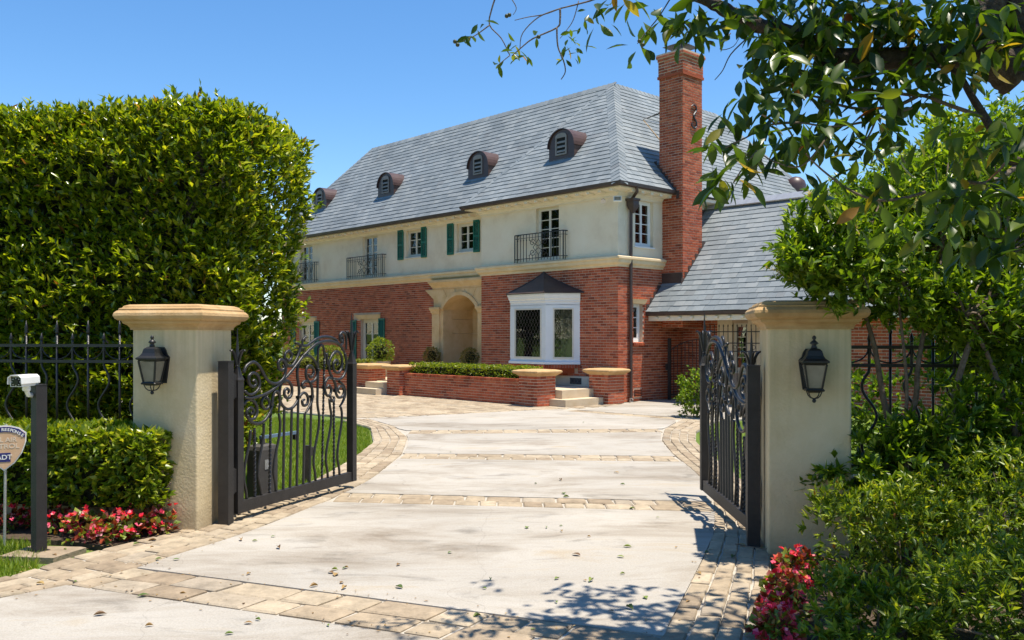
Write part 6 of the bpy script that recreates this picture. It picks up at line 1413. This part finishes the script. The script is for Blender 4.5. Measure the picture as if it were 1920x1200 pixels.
fo = link('foliage', leaf_mesh('foliage', [tuple(lp[i]) for i in rest], [tuple(ldr[i]) for i in rest], [tuple(lnn[i]) for i in rest], np.array([lln[i] for i in rest]), np.array([lln[i]*.37 for i in rest]), LEAF_B), 'magnolia', tree); stuff(fo)
for px_, py_, dp in ((853, 76, 4.9), (858, 82, 4.9), (955, 26, 4.9), (950, 28, 4.9), (1199, 75, 4.8), (1205, 82, 4.8), (1010, 67, 4.9), (1450, 215, 4.3), (1458, 222, 4.3), (1580, 230, 4.3), (1395, 295, 4.2), (1425, 296, 4.2), (1568, 285, 4.15)):
    MB().lathe([(.001, -.012), (.009, -.008), (.012, 0), (.009, .008), (.001, .012)], (0, 0, 0), 8).build('fruit', 'fruit', tree, A3(px_, py_, dp), smooth=True)

# ------------------------------------------------------------ fallen leaves on the paving
FL = [(297, 1048), (330, 1049), (452, 1012), (478, 1014), (512, 1006), (522, 1027), (466, 1076), (630, 1077), (588, 1099), (343, 1112), (268, 1117), (280, 1173), (188, 1152), (466, 1168), (484, 1162), (615, 1172), (647, 1065), (628, 1068), (747, 1059), (844, 1036), (920, 1086), (908, 1103), (988, 989), (1025, 989), (1052, 986), (1080, 1040), (1104, 1006), (1176, 1025), (1163, 1044), (1053, 996), (1044, 1085), (1097, 1088), (1108, 1089), (1043, 1129), (1146, 1146), (1167, 1076), (1268, 1026), (1057, 925), (1062, 932), (1185, 953), (1233, 970), (1094, 792), (914, 862), (845, 847), (1004, 907), (1167, 908), (1156, 886), (1051, 900), (1325, 1035), (1390, 1022), (1375, 1045), (1310, 1075), (641, 1092), (649, 1064), (75, 1094), (140, 1090), (285, 1026), (256, 1020), (102, 1040), (122, 1030), (285, 1013), (620, 1073), (645, 1103), (748, 1101), (1000, 1180), (895, 1155), (1290, 1128), (1210, 1120), (1180, 1140), (430, 1188)]
kinds = [('green', 'small green fallen leaf lying on the pale driveway'), ('brown', 'small brown fallen leaf lying on the pale driveway')]
fm = {}
for nm, col in (('green', [(0, (.06, .10, .02)), (.6, (.11, .17, .03)), (1, (.20, .24, .05))]), ('brown', [(0, (.10, .05, .02)), (.6, (.28, .17, .06)), (1, (.42, .29, .11))])):
    M['fall_'+nm] = leafmat('fallen_'+nm, col, .1, .6)
R_ = random.Random(4)
tmpl = {}
for nm in ('green', 'brown'):
    for k in range(3):
        T = LEAF_B[0].copy(); T[:, 2] = np.abs(T[:, 1])*[.7, .3, 1.0][k]+T[:, 0]*(1-T[:, 0])*[.25, .5, .35][k]
        me = leaf_mesh('fallen_leaf', [(-.5, 0, 0)], [(1, 0, 0)], [(0, 0, 1)], 1., [.45, .55, .4][k], (T, LEAF_B[1])); me.materials.append(M['fall_'+nm]); tmpl[(nm, k)] = me
for i, (px_, py_) in enumerate(FL):
    nm, lab = kinds[0 if R_.random() < .62 else 1]; p = gnd(px_, py_, .007)
    o = link('fallen_leaf', tmpl[(nm, i % 3)], None, None, p, R_.uniform(0, 6.28)); s = R_.uniform(.035, .085); o.scale = (s, s, s); tag(o, lab, 'leaf', nm+' leaves fallen on the driveway')
lb = MB()
for k in range(420):
    e_ = R_.choice([L_IN, L_OUT, R_IN, R_OUT, B1T, B1B]); i = R_.randrange(len(e_)-1); f = R_.random(); x = e_[i][0]+(e_[i+1][0]-e_[i][0])*f+R_.gauss(0, .06); y = e_[i][1]+(e_[i+1][1]-e_[i][1])*f+R_.gauss(0, .08)
    a = R_.uniform(0, 6.28); s = R_.uniform(.004, .016); c_, s_ = cos(a)*s, sin(a)*s; z = .006; lb.add([(x-c_, y-s_, z), (x+s_*.5, y-c_*.5, z+.003), (x+c_, y+s_, z+.001), (x-s_*.5, y+c_*.5, z+.004)], [(0, 1, 2, 3)])
o = lb.build('leaf_litter', 'fall_brown'); stuff(o, 'crumbs of dry leaf along the edges of the paving'); o['category'] = 'leaf litter'
tw = thing('fallen_twig', 'thin bare fallen twig at the foot of the right hinge post', 'twig', gnd(1430, 1030, .008)); MB().tube(smooth_line([(-.17, .18, .0), (-.05, .02, .01), (.12, -.06, .006), (.30, -.13, .004)], 4), [.004]*13, 5).build('stick', 'twig', tw); leafm = leaf_mesh('leaf', [(-.02, 0, .01)], [(1, .3, .1)], [(0, 0, 1)], .05, .02, LEAF_B); link('leaf', leafm, 'fall_green', tw)
